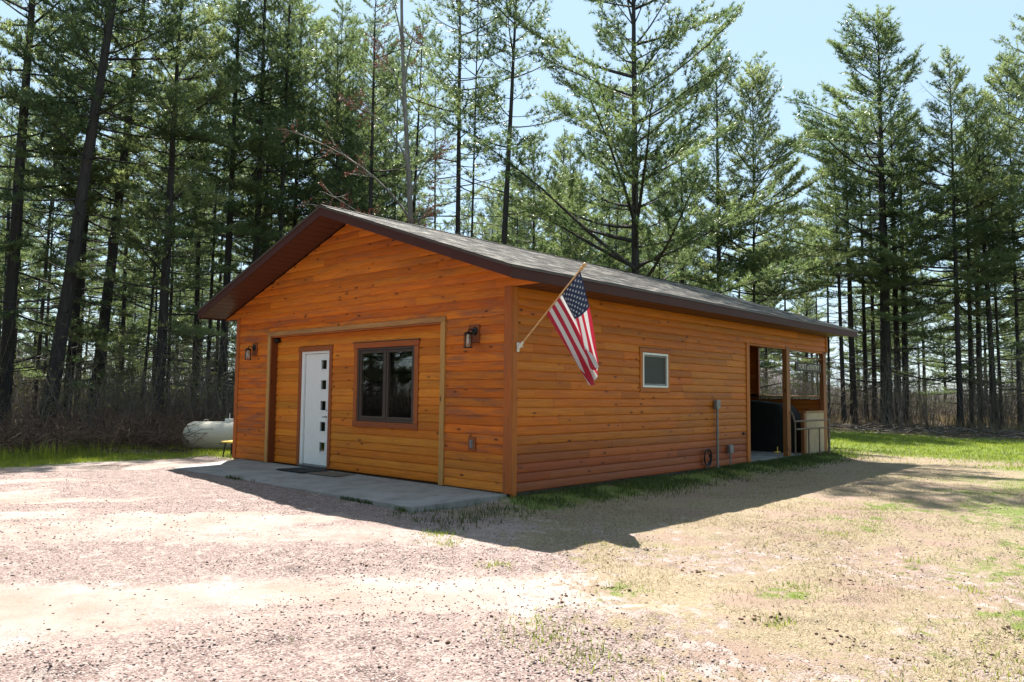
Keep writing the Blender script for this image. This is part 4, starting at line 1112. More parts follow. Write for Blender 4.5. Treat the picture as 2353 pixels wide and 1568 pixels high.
VAR = {
 'dense': [pine_variant(1, 21, 7.0, 3.3, 'dense'), pine_variant(2, 21, 8.5, 3.0, 'dense')],
 'sparse': [pine_variant(3, 20, 10.0, 2.7, 'sparse'), pine_variant(4, 20, 8.5, 2.6, 'sparse')],
 'low': [pine_variant(5, 16, 4.0, 2.8, 'low'), pine_variant(6, 16, 5.5, 2.5, 'low')],
 'cone': [pine_variant(7, 19, 6.5, 3.9, 'cone'), pine_variant(17, 19, 6.0, 3.6, 'cone')],
 'thin': [pine_variant(8, 16, 9.0, 1.4, 'thin')],
 'spread': [pine_variant(9, 22, 7.5, 4.3, 'spread')],
'bushy': [pine_variant(12, 13, 1.4, 2.9, 'low')],
 'young': [pine_variant(10, 10, 5.0, 1.2, 'young')],
}
def put_tree(x, y, r, lean, Ht, kind, label, group=None, k=0):
    v = VAR[kind][k % len(VAR[kind])]; s = Ht/v['H']
    z = float(ground_z(x, y, False))-.02
    e = empty('pine_tree', (x, y, z)); tag(e, label, 'tree', group)
    # lean is measured across the clearing's view, towards the right when positive
    ax = Vector((-math.sin(YAW), math.cos(YAW), 0))
    q = Matrix.Rotation(math.radians(lean), 4, ax) @ Matrix.Rotation(rnd.uniform(0, 6.28), 4, 'Z')
    e.rotation_euler = q.to_euler(); sxy = s*rnd.uniform(.92, 1.08)
    sxy *= 1.3 if 'biggest broad' in label else 1
    t = mobj('trunk', v['trunk'], None, e); t.scale = (r*.86, r*.86, s)
    for n_ in ('branches', 'crown'):
        o = mobj(n_, v[n_], None, e)
        if n_ == 'branches': o['kind'] = 'stuff'
        o.scale = (sxy, sxy, s)
    return e
TREES = [
 (-20.96, -0.89, 0.26, 1, 22, 'dense', 'thick dark pine trunk at the far left border of the woods'),
 (-18.83, -0.28, 0.275, 6, 21, 'dense', 'large mottled pine leaning to the right at the left side of the woods'),
 (-22.86, 1.45, 0.2, 3, 20, 'dense', 'dark pine close behind the big leaning mottled pine'),
 (-24.76, 2.43, 0.14, 0, 19, 'sparse', 'narrow straight pine between the leaning mottled pine and the next stout one'),
 (-22.14, 2.12, 0.261, 4.3, 21, 'dense', 'stout dark pine leaning right, second large trunk from the left woods edge'),
 (-21.94, 3.68, 0.08, 3, 13, 'young', 'thin dark sapling pine leaning toward the straight stout trunk left of the cabin'),
 (-18.4, 2.85, 0.221, 0.8, 16, 'low', 'stout straight pine with low boughs, nearest trunk left of the gas tank'),
 (-25.06, 7.63, 0.113, 0.5, 17, 'sparse', 'slim pine rising just above the end of the white gas tank'),
 (-21.7, 6.64, 0.213, 0.5, 21, 'dense', 'straight dark pine beside the left eave tip of the cabin'),
 (-20.82, 7.45, 0.205, 0, 22, 'dense', 'left one of a close pair of dark pines above the left roof slope'),
 (-23.42, 9.15, 0.15, 0.5, 21, 'dense', 'right thinner one of a close pair of dark pines above the left roof slope'),
 (-20.19, 8.04, 0.145, 0.5, 22, 'sparse', 'grey-barked pine right of the dark pair above the left roof slope'),
 (-26.96, 15.45, 0.114, -0.3, 20, 'dense', 'thin dark pine just right of the roof peak'),
 (-23.94, 14.14, 0.137, -0.4, 20, 'dense', 'dark pine second right of the roof peak'),
 (-22.47, 14.14, 0.174, 0, 19, 'dense', 'broad dark-crowned pine third right of the roof peak'),
 (-26.85, 18.3, 0.143, 0, 20, 'sparse', 'pine left of the bare red-budded maple'),
 (-16.41, 14.28, 0.182, -0.3, 24, 'sparse', 'tall straight pine trunk with high crown, left of a thin pole-like pine'),
 (-14.63, 13.19, 0.077, 0.8, 21, 'thin', 'pole-thin pine rising right beside the tall straight high-crowned one'),
 (-12.44, 12.49, 0.199, 2.3, 19, 'sparse', 'dark pine leaning slightly right above the middle of the front rake'),
 (-23.64, 25.38, 0.115, 0, 15, 'low', 'small pine far behind the right-leaning dark pine'),
 (-22.93, 26.04, 0.102, 0, 15, 'low', 'small background pine at the left of the bright sky gap'),
 (-15.44, 20.66, 0.102, 0, 13.8, 'low', 'small loose-crowned pine directly above the flag'),
 (-6.9, 13.52, 0.199, -0.5, 21, 'spread', 'very tall near pine with long bare spreading limbs right above the flag pole'),
 (-12.51, 26.12, 0.195, -0.3, 15.5, 'low', 'mid-height pine with low dense boughs right of the spreading tall pine'),
 (-10.19, 25.52, 0.195, -0.3, 18.3, 'dense', 'full pointed pine in the middle of the trees behind the roof'),
 (-13.69, 34.61, 0.102, 0, 14, 'thin', 'thin pine behind the roof next to the full pointed pine'),
 (-9.01, 26.62, 0.113, 0.2, 17.3, 'cone', 'slender pine with upswept boughs left of the open sky gap'),
 (-11.28, 35.47, 0.1, 0, 15.5, 'low', 'light green pine with shorter crown under the open sky gap'),
 (-10.73, 38.71, 0.092, 0, 13, 'thin', 'thin pale pine under the sky gap, first above the porch eave'),
 (-7.98, 33.05, 0.091, 0.3, 14.5, 'thin', 'thin brownish pine at the end of the porch roof'),
 (-6.31, 30.5, 0.147, -1.2, 14, 'sparse', 'grey leaning pine trunk just beyond the end of the porch'),
 (-6.31, 31.87, 0.216, -0.8, 15.8, 'sparse', 'black stout trunk second beyond the end of the porch'),
 (-6.56, 34.37, 0.159, -0.2, 16, 'sparse', 'dark trunk in the cluster left of the biggest pine'),
 (-6.56, 35.73, 0.163, 0, 17, 'sparse', 'dark trunk touching the left side of the biggest pine'),
 (-4.79, 31.9, 0.358, 0, 20.6, 'cone', 'biggest broad-crowned pine with bluish thick trunk right of the porch'),
 (-5.02, 34.43, 0.222, 0, 18, 'sparse', 'black trunk hidden close behind the biggest pine'),
 (-4.72, 34.7, 0.2, 0, 16, 'low', 'black trunk right of the biggest pine with a long side limb'),
 (-1.69, 32.03, 0.169, 0, 17.4, 'cone', 'first pine of the right hand row, slim and straight with grey trunk'),
 (-1.78, 34.69, 0.147, 0.5, 16.5, 'sparse', 'second pine of the right hand row, brownish straight trunk'),
 (-1.72, 36.12, 0.162, 0.2, 16, 'sparse', 'third pine of the right hand row, black trunk with swollen foot'),
 (-0.74, 34.28, 0.184, -1.6, 16.5, 'sparse', 'dark pine leaning to the left in the right hand row'),
 (-0.72, 35.68, 0.105, -0.9, 15.5, 'sparse', 'thin trunk beside the left-leaning pine of the right hand row'),
 (0.11, 35.08, 0.123, 0, 18, 'cone', 'bright green pine at the right border of the woods'),
 (1.42, 32.18, 0.141, 0, 18.5, 'dense', 'pine just beyond the right border of the picture'),
]
BACK = [
 (-31.54, 18.2, 0.152, 0.4, 15.4, 'sparse'), (-25.09, 20.77, 0.123, -0.9, 21.8, 'sparse'), (-29.81, 20.57, 0.139, -1.0, 19.7, 'low'),
 (-28.21, 8.54, 0.188, -0.5, 19.8, 'dense'), (-17.88, 10.77, 0.171, 0.0, 18.5, 'sparse'), (-36.0, 2.73, 0.181, -1.2, 16.0, 'sparse'),
 (-28.57, 12.74, 0.18, -1.8, 17.2, 'dense'), (-33.52, 9.56, 0.124, -0.2, 21.5, 'dense'), (-49.17, 2.64, 0.137, -1.0, 17.8, 'dense'),
 (-32.79, 14.34, 0.146, -0.5, 19.5, 'dense'), (-45.71, 2.54, 0.164, -0.0, 20.6, 'dense'), (-41.13, 9.09, 0.138, -0.8, 19.3, 'dense'),
 (-30.52, 22.94, 0.172, 0.9, 16.1, 'sparse'), (-41.55, 12.05, 0.132, -0.3, 15.0, 'low'), (-37.59, 8.7, 0.193, -0.5, 17.3, 'sparse'),
 (-46.35, 4.79, 0.116, -0.4, 15.5, 'dense'), (-37.11, 4.79, 0.106, 0.0, 16.4, 'low'), (-35.43, 13.07, 0.15, 0.4, 19.9, 'sparse'),
 (-32.24, -1.9, 0.115, 0.8, 16.4, 'sparse'), (-41.47, 4.4, 0.189, 0.6, 17.6, 'dense'), (-22.58, 16.48, 0.171, 1.8, 20.8, 'sparse'),
 (-35.74, 10.05, 0.125, 0.8, 19.7, 'dense'), (-49.23, 5.57, 0.175, -0.5, 17.1, 'dense'), (-28.31, 1.98, 0.102, 1.7, 21.0, 'sparse'),
 (-56.85, 7.1, 0.125, 0.4, 9.2, 'bushy'), (-43.32, 15.7, 0.145, 0.4, 10.9, 'low'), (-64.83, 6.12, 0.137, -0.5, 8.0, 'bushy'),
 (-33.71, 33.84, 0.124, 1.5, 13.5, 'bushy'), (-32.58, 23.74, 0.139, 1.1, 10.2, 'bushy'), (-56.29, 3.47, 0.144, 0.4, 8.9, 'low'),
 (-22.52, 21.06, 0.141, 0.6, 8.1, 'bushy'), (-32.53, 29.5, 0.126, -0.8, 9.5, 'bushy'), (-37.54, 31.78, 0.107, -0.3, 9.1, 'low'),
 (-38.98, 24.32, 0.119, 0.7, 10.6, 'bushy'), (-49.65, 13.57, 0.179, 0.5, 10.6, 'bushy'), (-55.64, 14.94, 0.15, 0.6, 11.6, 'bushy'),
 (-46.2, 20.04, 0.126, -0.3, 13.3, 'low'), (-33.26, 26.05, 0.178, -1.0, 9.4, 'bushy'), (-35.2, 23.93, 0.151, -2.1, 11.1, 'bushy'),
 (-65.13, 17.79, 0.101, -0.9, 8.0, 'bushy'), (-42.79, 19.13, 0.137, 0.1, 7.4, 'bushy'), (-71.57, 13.01, 0.101, -0.6, 7.3, 'bushy'),
 (-46.89, 35.66, 0.102, 0.9, 8.1, 'bushy'), (-64.82, 12.04, 0.12, -1.3, 8.8, 'bushy'), (-54.46, 21.28, 0.128, -2.4, 12.0, 'bushy'),
 (-49.53, 23.22, 0.165, 0.1, 8.5, 'bushy'), (-45.84, 38.92, 0.18, 1.1, 9.9, 'bushy'), (-59.67, 4.3, 0.199, 0.2, 8.3, 'bushy'),
 (-63.05, 4.72, 0.156, -0.4, 8.4, 'bushy'), (-52.82, 8.48, 0.179, 0.5, 11.6, 'bushy'), (-45.19, 12.18, 0.135, -0.2, 8.9, 'bushy'),
 (-52.6, 28.19, 0.19, 0.3, 8.2, 'bushy'), (-68.56, 10.91, 0.182, 0.5, 7.1, 'bushy'), (-62.83, 8.69, 0.155, -0.3, 9.8, 'bushy'),
 (-47.95, 16.13, 0.165, 1.1, 11.7, 'bushy'), (-59.41, 12.86, 0.117, 1.4, 11.1, 'bushy'), (-82.3, 5.48, 0.109, -1.0, 9.4, 'bushy'),
 (-45.48, 15.08, 0.194, 0.8, 11.2, 'bushy'), (-42.48, 19.52, 0.157, -1.2, 11.5, 'bushy'), (-47.09, 8.18, 0.122, 1.1, 7.8, 'bushy'),
 (-68.14, 13.63, 0.138, 1.2, 8.2, 'bushy'), (-67.79, 25.39, 0.117, 0.7, 17.6, 'dense'), (-72.12, 7.48, 0.199, -1.1, 15.8, 'low'),
 (-32.58, 21.49, 0.12, -1.0, 16.9, 'dense'), (-46.87, 29.66, 0.104, -0.6, 16.8, 'low'), (-68.57, 23.05, 0.106, -0.4, 13.6, 'low'),
 (-59.78, 29.66, 0.116, 1.6, 14.3, 'low'), (-38.5, 21.07, 0.148, 1.3, 15.1, 'dense'), (-46.06, 27.52, 0.194, 0.3, 17.9, 'low'),
 (-50.98, 10.71, 0.14, -0.3, 14.4, 'low'), (-58.31, 16.36, 0.117, 0.7, 15.1, 'dense'), (-38.55, 28.82, 0.12, -0.1, 16.1, 'low'),
 (-85.71, 6.66, 0.146, -0.9, 15.7, 'low'), (-61.37, 14.45, 0.136, 1.8, 18.3, 'low'), (-75.27, 10.02, 0.142, -1.8, 17.1, 'low'),
 (-56.11, 18.38, 0.143, -0.0, 13.1, 'low'), (-52.01, 32.74, 0.1, -1.8, 15.9, 'dense'), (-62.15, 24.56, 0.169, -1.6, 18.9, 'low'),
 (-57.63, 22.13, 0.126, -0.2, 19.0, 'low'), (-58.84, 2.76, 0.181, -0.1, 15.0, 'dense'), (-59.91, 18.5, 0.176, 0.1, 13.1, 'low'),
 (-20.14, 10.84, 0.107, -1.0, 16.7, 'low'), (-26.47, 14.94, 0.133, 1.5, 17.0, 'dense'), (-21.74, 11.7, 0.127, 0.2, 19.1, 'dense'),
 (-21.93, 9.69, 0.17, 0.4, 18.2, 'dense'), (-24.78, 17.3, 0.162, 0.5, 19.8, 'dense'), (-23.9, 12.09, 0.157, -0.7, 19.2, 'low'),
 (-19.29, 29.08, 0.147, -1.4, 14.8, 'dense'), (-19.62, 25.99, 0.2, 1.7, 13.1, 'dense'), (-15.47, 23.76, 0.12, 2.8, 14.7, 'low'),
 (-16.72, 25.63, 0.193, 0.0, 13.5, 'dense'), (-15.37, 17.98, 0.16, -0.2, 13.2, 'low'), (-28.56, 37.47, 0.182, -0.9, 12.7, 'low'),
 (-20.13, 32.79, 0.105, 0.3, 13.9, 'low'), (-30.53, 30.82, 0.173, -0.1, 16.0, 'cone'), (-28.16, 27.28, 0.128, 0.3, 12.8, 'low'),
 (-22.8, 30.43, 0.191, 0.3, 15.4, 'sparse'), (-31.12, 28.61, 0.108, -0.4, 14.2, 'low'), (-34.11, 35.24, 0.169, 2.7, 15.8, 'low'),
 (-21.6, 36.12, 0.165, -1.3, 16.4, 'low'), (-24.04, 44.34, 0.178, 0.7, 17.5, 'low'), (-18.8, 23.96, 0.121, 0.7, 15.3, 'cone'),
 (-17.19, 31.37, 0.121, 0.1, 15.4, 'cone'), (-25.39, 26.74, 0.2, -0.7, 15.2, 'sparse'), (-26.26, 32.79, 0.177, -1.3, 16.1, 'low'),
 (-29.99, 33.63, 0.158, 0.6, 12.4, 'low'), (-18.37, 37.22, 0.13, -2.4, 12.4, 'cone'), (-26.18, 43.04, 0.185, 1.3, 13.2, 'cone'),
 (-24.75, 33.54, 0.18, 0.2, 13.0, 'cone'), (-17.3, 22.08, 0.144, 0.8, 12.4, 'sparse'), (-29.77, 39.02, 0.102, 1.3, 13.2, 'cone'),
 (-21.76, 40.47, 0.186, -0.6, 15.1, 'cone'), (-23.72, 37.4, 0.179, -0.6, 13.0, 'low'), (-26.5, 39.94, 0.106, 0.4, 12.1, 'cone'),
 (-25.8, 35.77, 0.198, 0.2, 13.5, 'low'), (-20.51, 31.79, 0.119, 0.1, 12.7, 'low'), (-21.28, 23.07, 0.154, 0.8, 12.7, 'sparse'),
 (-36.47, 33.71, 0.176, 0.9, 17.1, 'low'), (-29.93, 41.45, 0.178, -0.4, 8.2, 'low'), (-23.18, 48.81, 0.104, -0.7, 11.1, 'low'),
 (-31.64, 35.44, 0.144, 1.2, 9.8, 'low'), (-32.16, 42.62, 0.17, 0.3, 8.8, 'bushy'), (-20.11, 31.47, 0.173, 0.1, 10.0, 'bushy'),
 (-25.0, 32.99, 0.116, 0.8, 10.2, 'low'), (-37.88, 37.1, 0.163, 1.7, 8.2, 'low'), (-20.99, 66.92, 0.136, -0.7, 7.3, 'low'),
 (-12.9, 52.45, 0.178, -1.4, 8.7, 'bushy'), (-6.23, 75.66, 0.189, 0.3, 6.0, 'low'), (-4.07, 70.31, 0.134, -0.5, 6.8, 'bushy'),
 (-5.56, 66.84, 0.166, 0.4, 6.6, 'bushy'), (-10.47, 46.52, 0.116, -0.1, 9.4, 'low'), (-20.08, 59.63, 0.199, 1.3, 11.5, 'low'),
 (-18.44, 48.49, 0.185, 0.3, 12.7, 'low'), (-17.06, 45.65, 0.109, -0.4, 13.0, 'cone'), (-14.32, 45.94, 0.17, 1.0, 13.0, 'low'),
 (-20.66, 50.91, 0.145, 1.7, 13.5, 'cone'), (-22.63, 54.72, 0.175, 0.8, 13.1, 'cone'), (-23.98, 52.41, 0.143, 0.1, 9.9, 'low'),
 (-17.15, 54.46, 0.164, -0.8, 9.4, 'cone'), (-20.74, 43.16, 0.164, 1.2, 10.4, 'cone'), (-5.26, 74.34, 0.144, 0.0, 12.1, 'cone'),
 (-12.17, 65.41, 0.118, -0.5, 13.4, 'sparse'), (-8.98, 60.26, 0.157, 0.0, 9.3, 'cone'), (-6.48, 61.69, 0.198, 0.5, 9.6, 'sparse'),
 (-5.87, 72.9, 0.189, -0.1, 12.7, 'cone'), (-6.31, 57.06, 0.183, -0.2, 9.2, 'sparse'), (-2.91, 60.25, 0.173, -1.3, 13.2, 'sparse'),
 (-13.08, 62.38, 0.143, 1.0, 11.3, 'sparse'), (-10.47, 50.94, 0.144, 0.5, 9.7, 'cone'), (-8.86, 54.18, 0.171, -0.3, 13.7, 'sparse'),
 (-11.75, 55.1, 0.105, 0.3, 13.8, 'cone'), (-8.15, 47.32, 0.125, 0.8, 11.8, 'cone'), (-3.12, 43.26, 0.164, 0.9, 15.2, 'cone'),
]

for i, (x, y, r, lean, Ht, kind, lab) in enumerate(TREES): put_tree(x, y, r, lean, Ht, kind, lab, 'tall pines along the edge of the clearing', i)
for i, (x, y, r, lean, Ht, kind) in enumerate(BACK): put_tree(x, y, r, lean, Ht, kind, 'pine standing deep in the woods behind the front row of trunks', 'background pines deep in the woods', i)
# the woods go on to the left of the drive (they are what the front window mirrors)
for i in range(34):
    x = -15.5-rnd.uniform(0, 9 if i < 14 else 24); y = -3.8-rnd.uniform(0, 24)
    if i >= 14: x -= 4
    put_tree(x, y, rnd.uniform(.13, .22), rnd.gauss(0, 1), rnd.uniform(15, 20), rnd.choice(['dense', 'sparse', 'low']) if i < 14 else 'bushy', 'pine in the woods that go on to the left of the drive', 'pines left of the drive', i)

# unseen pines round the back of the camera, added to cut the sky fill
for i in range(44):
    a = math.radians(-150+i*205/43)+rnd.gauss(0, .03); R_ = rnd.uniform(15, 21) if i % 2 else rnd.uniform(21, 28)
    x = 8+R_*math.cos(a); y = -9+R_*math.sin(a)
    if x < -9 and y > -9: continue
    d = Vector((x, y, 0))-CAM
    if d.dot(fwd) > 0 and d.dot(rt2)/d.dot(fwd) < .95: continue
    put_tree(x, y, rnd.uniform(.14, .24), rnd.gauss(0, 1), rnd.uniform(17, 21), ['dense', 'bushy', 'low'][i % 3], 'unseen pine behind the camera, added to block low sky', 'unseen pines added behind the camera', i)

# bare red maple among the pines
mp_ = empty('maple_tree', (-13.3, 9.0, -.12)); tag(mp_, 'bare maple with pale arching limbs and red buds above the left roof slope', 'tree')
rg = np.random.default_rng(77)
n = 22; s = np.linspace(0, 1, n)
tp = np.stack([.25*np.sin(s*5)+s*-.2, .2*np.cos(s*4), -.3+19*s], -1)
V, F_ = tubes_np([(tp, .13*(1-s*.85)+.01)], 10); mobj('trunk', mesh_np('trunk', V, F_, 4, True), M['bark_light'], mp_)
lim = []; bud = []
lefty = np.array([-math.cos(YAW), -math.sin(YAW), 0])
for (zb, Lb, el, sd) in ((5.0, 4.6, 48, 1), (7.4, 4.2, 38, 1), (5.9, 3.6, 40, 1), (9.4, 3.6, 45, 1), (8.2, 2.0, 55, -1), (11, 3.0, 55, 1), (12, 2.6, 60, -1), (6.6, 1.5, 50, -1), (13.5, 2.6, 60, 1)):
    m_ = 9; q = np.linspace(0, 1, m_); base = np.array([np.interp((zb+.3)/19, s, tp[:, c]) for c in range(3)])
    e_ = np.radians(el+22*(1-q)-30*q*(el < 50)); side = lefty*sd+np.array([rg.normal(0, .25), rg.normal(0, .25), 0])
    d = side[None, :]*np.cos(e_)[:, None]+np.array([0, 0, 1])*np.sin(e_)[:, None]
    pts = base+np.concatenate([np.zeros((1, 3)), np.cumsum(d[:-1]*Lb/(m_-1), 0)]); lim.append((pts, .055*(1-q*.8)))
    for w_ in range(9):
        si = rg.uniform(.35, 1); p = np.array([np.interp(si, q, pts[:, c]) for c in range(3)])
        dd = side*rg.uniform(.3, 1)+rg.normal(0, .5, 3)+[0, 0, .45]; dd /= np.linalg.norm(dd); l2 = rg.uniform(.4, 1.3)*(1.3-si)
        tw = np.stack([p, p+dd*l2*.5+rg.normal(0, .04, 3), p+dd*l2+[0, 0, .08]]); lim.append((tw, np.array([.016, .011, .006])))
        for v_ in range(4):
            f = rg.uniform(.3, 1); p2 = tw[0]*(1-f)+tw[2]*f; d3 = dd+rg.normal(0, .6, 3); d3 /= np.linalg.norm(d3); l3 = rg.uniform(.15, .45)
            lim.append((np.stack([p2, p2+d3*l3]), np.array([.008, .005]))); bud += [p2+d3*l3, p2+d3*l3*.6]
V, F_ = tubes_np(lim, 4); o = mobj('branches', mesh_np('branches', V, F_, 4, True), M['bark_light'], mp_); o['kind'] = 'stuff'
bud = np.array(bud); V, F_ = tri_tufts(bud, np.tile([0, 0, 1.0], (len(bud), 1)), 5, .07, .04, 1.2, rg)
o = mobj('buds', mesh_np('buds', V, F_, 3), M['redbuds'], mp_)

# ---------------------------------------------------------------- thickets, litter, grass, stones (nobody could count them)
def thicket(seed, n, size, h0, h1, budn):
    rng = np.random.default_rng(seed); pol = []; bd = []
    for c in range(n):
        cx, cy = rng.uniform(-size, size, 2); hh = rng.uniform(h0, h1)
        for k in range(rng.integers(3, 7)):
            a = rng.uniform(0, 6.28); lean = rng.uniform(.02, .42); L_ = hh*rng.uniform(.6, 1.05); m_ = 6; q = np.linspace(0, 1, m_)
            x = cx+rng.normal(0, .12)+np.cos(a)*lean*L_*q**1.3+np.cumsum(rng.normal(0, .03, m_)); y = cy+rng.normal(0, .12)+np.sin(a)*lean*L_*q**1.3+np.cumsum(rng.normal(0, .03, m_))
            pts = np.stack([x, y, -.1+q*L_*(1-.12*lean)], -1); pol.append((pts, (.005+.0035*L_)*(1-q*.85)))
            for w_ in range(int(L_*3.2)):
                si = rng.uniform(.2, 1); p = np.array([np.interp(si, q, pts[:, j]) for j in range(3)])
                d = rng.normal(0, .6, 3)+[np.cos(a)*.3, np.sin(a)*.3, .75]; d /= np.linalg.norm(d); l2 = rng.uniform(.2, .8)*(1.2-si*.6)
                pol.append((np.stack([p, p+d*l2*.5+rng.normal(0, .03, 3), p+d*l2]), np.array([.005, .0038, .002])))
                for b_ in range(budn): bd.append(p+d*l2*rng.uniform(.3, 1.05))
    V, F_ = tubes_np(pol, 3); tw = mesh_np('thicket', V, F_, 4, False); tw.materials.append(M['twig'])
    lf = None
    if bd:
        bd = np.array(bd); V, F_ = tri_tufts(bd, np.tile([0, 0, .4], (len(bd), 1)), 2, .040, .024, 1.0, rng); lf = mesh_np('leaf_buds', V, F_, 3); lf.materials.append(M['buds'])
    return tw, lf
TH = [thicket(100, 22, 2.2, 1.8, 4.8, 1), thicket(101, 24, 2.2, 1.4, 3.6, 2), thicket(102, 28, 2.2, 1.0, 2.6, 0), thicket(103, 18, 2.2, 2.4, 5.6, 1)]
def inview(x, y):
    d = Vector((x, y, 0))-CAM; f = d.dot(fwd); r_ = d.dot(rt2); return f, 1176.5+1757*r_/max(f, .1)
rngb = np.random.default_rng(8); nth = 0
for gx_ in np.arange(-60, 45, 3.1):
    for gy_ in np.arange(-32, 78, 3.1):
        x = gx_+rngb.normal(0, .8); y = gy_+rngb.normal(0, .8)
        f, px = inview(x, y)
        if f < 6: 
            if not (x < -13 and x > -36 and y > -30): continue
        elif (px < -350 or px > 2650) and not (-40 < x < -13 and -32 < y < -3): continue
        if float(litter_mask(np.array(x+1.6), np.array(y))) < .9 or float(litter_mask(np.array(x), np.array(y-1.8))) < .9: continue
        leftside = px < 1250
        right_front = (not leftside) and f < 41
        if f > 66: continue
        if right_front and rngb.random() < .8: continue
        if f > 45 and rngb.random() < .25: continue
        if leftside and rngb.random() < .30: continue
        v = TH[rngb.integers(0, 4)] if leftside else TH[rngb.choice([0, 1, 2, 2, 1])]
        z = float(ground_z(x, y, False)); rz = rngb.uniform(0, 6.28); s = rngb.uniform(.8, 1.15)
        o = mobj('thicket', v[0]); o.location = (x, y, z); o.rotation_euler = (0, 0, rz); o.scale = (s, s, s); tag(o, kind='stuff')
        if v[1]:
            o2 = mobj('leaf_buds', v[1]); o2.location = (x, y, z); o2.rotation_euler = (0, 0, rz); o2.scale = (s, s, s); tag(o2, kind='stuff')
        nth += 1
print('thickets', nth)

def blades(xs, ys, h, w, lean, name, mat_, rng, two=False, label=None):
    n = len(xs); z = ground_z(xs, ys)-.004
    a = rng.uniform(0, 2*np.pi, n); hh = h*rng.uniform(.55, 1.25, n) if np.isscalar(h) else h*rng.uniform(.55, 1.25, n)
    la = rng.uniform(0, 2*np.pi, n); ll = hh*lean*rng.uniform(.2, 1.3, n)
    b = np.stack([xs, ys, z], -1); s = np.stack([np.cos(a), np.sin(a), a*0], -1)*(w*rng.uniform(.7, 1.3, n))[:, None]*.5
    tip = b+np.stack([np.cos(la)*ll, np.sin(la)*ll, hh], -1)
    mid = b+np.stack([np.cos(la)*ll*.3, np.sin(la)*ll*.3, hh*.6], -1)
    V = np.stack([b-s, b+s, mid+s*.7, mid-s*.7, tip], 1).reshape(-1, 3)
    i = np.arange(n)[:, None]*5
    T = np.concatenate([i+[0, 1, 2], i+[0, 2, 3], i+[3, 2, 4]], 0)
    if not two:
        V = np.stack([b-s, b+s, tip], 1).reshape(-1, 3); T = np.arange(3*n).reshape(-1, 3)
    me = mesh_np(name, V, T, 3); o = mobj(name, me, mat_); tag(o, label, kind='stuff'); return o
rs = np.random.default_rng(31)
def sample(n, x0, x1, y0, y1, dens):
    """rejection-sample points with density dens(x, y) in 0..1"""
    x = rs.uniform(x0, x1, n); y = rs.uniform(y0, y1, n); k = rs.random(n) < dens(x, y)
    inside = (x > -7.72) & (x < .045) & (y > -.0) & (y < 11.5)
    slab = (y < .02) & (y > -1.70+(x+6.7)*.03) & (x < -.26) & (x > -6.74-(y+1.66)*.42)
    k &= ~inside & ~slab
    return x[k], y[k]
# green strip left of the drive
x, y = sample(60000, -13.5, -7.4, -9, 8, lambda x, y: green_mask(x, y)*(1-.75*litter_mask(x, y))*sstep(.2, .6, fbm(x*1.3, y*1.3, 91, 3)+.2))
blades(x, y, .075+.07*sstep(-9.4, -10.6, x)*(y < -.6), .010, .4, 'grass', M['grass'], rs, True)
x, y = sample(5200, -12.6, -9.9, -9, -.9, lambda x, y: .5*sstep(.45, .65, fbm(x*.9, y*.9, 92, 3)))
blades(x, y, .34, .014, .25, 'tall_grass', M['grass'], rs, True)
# shade-darkened grass along the long wall, the slab end and the slab edge
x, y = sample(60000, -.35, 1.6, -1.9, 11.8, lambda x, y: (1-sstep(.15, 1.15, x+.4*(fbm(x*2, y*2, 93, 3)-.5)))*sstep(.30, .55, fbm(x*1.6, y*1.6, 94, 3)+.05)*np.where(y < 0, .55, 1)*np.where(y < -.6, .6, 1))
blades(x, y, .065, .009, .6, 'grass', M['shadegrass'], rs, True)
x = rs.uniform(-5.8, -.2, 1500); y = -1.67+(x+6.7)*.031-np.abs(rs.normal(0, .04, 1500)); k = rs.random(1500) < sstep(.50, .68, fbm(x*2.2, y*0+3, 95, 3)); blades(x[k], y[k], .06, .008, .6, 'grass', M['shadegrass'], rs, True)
# straw over the dry lawn
def nearness(x, y): return np.clip(9.0/(np.hypot(x-7.2, y+7.7)+1), .12, 1)
x, y = sample(420000, -.4, 13, -6.5, 17, lambda x, y: grass_mask(x, y)*nearness(x, y)*(.12+.88*sstep(.40, .60, fbm(x*1.0, y*1.0, 96, 4)))*.75)
blades(x, y, .034, .0055, 1.5, 'dry_grass', M['straw'], rs)
print('straw', len(x))
x, y = sample(150000, .4, 14, -7, 17, lambda x, y: nearness(x, y)*sstep(.53, .68, fbm(x*1.1, y*1.1, 66, 4, .6)+.16*green_mask(x, y))*grass_mask(x, y)*.8)
blades(x, y, .036, .0055, .8, 'grass', M['grass'], rs, True)
print('green near', len(x))
# sunny lawn at the back right
x, y = sample(90000, -8, 16, 11, 27, lambda x, y: (1-litter_mask(x, y)*.9)*green_mask(x, y)*.8)
blades(x, y, .07, .022, .6, 'lawn', M['grass'], rs)
# scattered tufts in the foreground
tx = []; ty = []
for (cx, cy, r_, nn) in ((2.35, -2.72, .10, 60), (.95, -2.1, .16, 150), (1.35, -2.35, .12, 60), (3.9, -3.9, .22, 170), (4.35, -4.0, .2, 120), (4.9, -2.6, .09, 60), (5.0, .3, .14, 60), (5.6, -.6, .12, 60), (3.9, 1.2, .14, 60), (5.0, -4.25, .22, 140), (5.9, -3.3, .25, 160), (6.3, -2.4, .3, 160), (4.6, -1.5, .12, 50)):
    tx.append(rs.normal(cx, r_*.8, nn*2)); ty.append(rs.normal(cy, r_*.8, nn*2))
blades(np.concatenate(tx), np.concatenate(ty), .040, .0055, .9, 'grass_tufts', M['grass'], rs, True)
# golden dead grass beyond the right trunks
x, y = sample(30000, -14, 24, 28, 50, lambda x, y: .7*sstep(.4, .6, fbm(x*.4, y*.4, 97, 3)))
blades(x, y, .55, .035, .5, 'dead_tall_grass', M['straw'], rs)

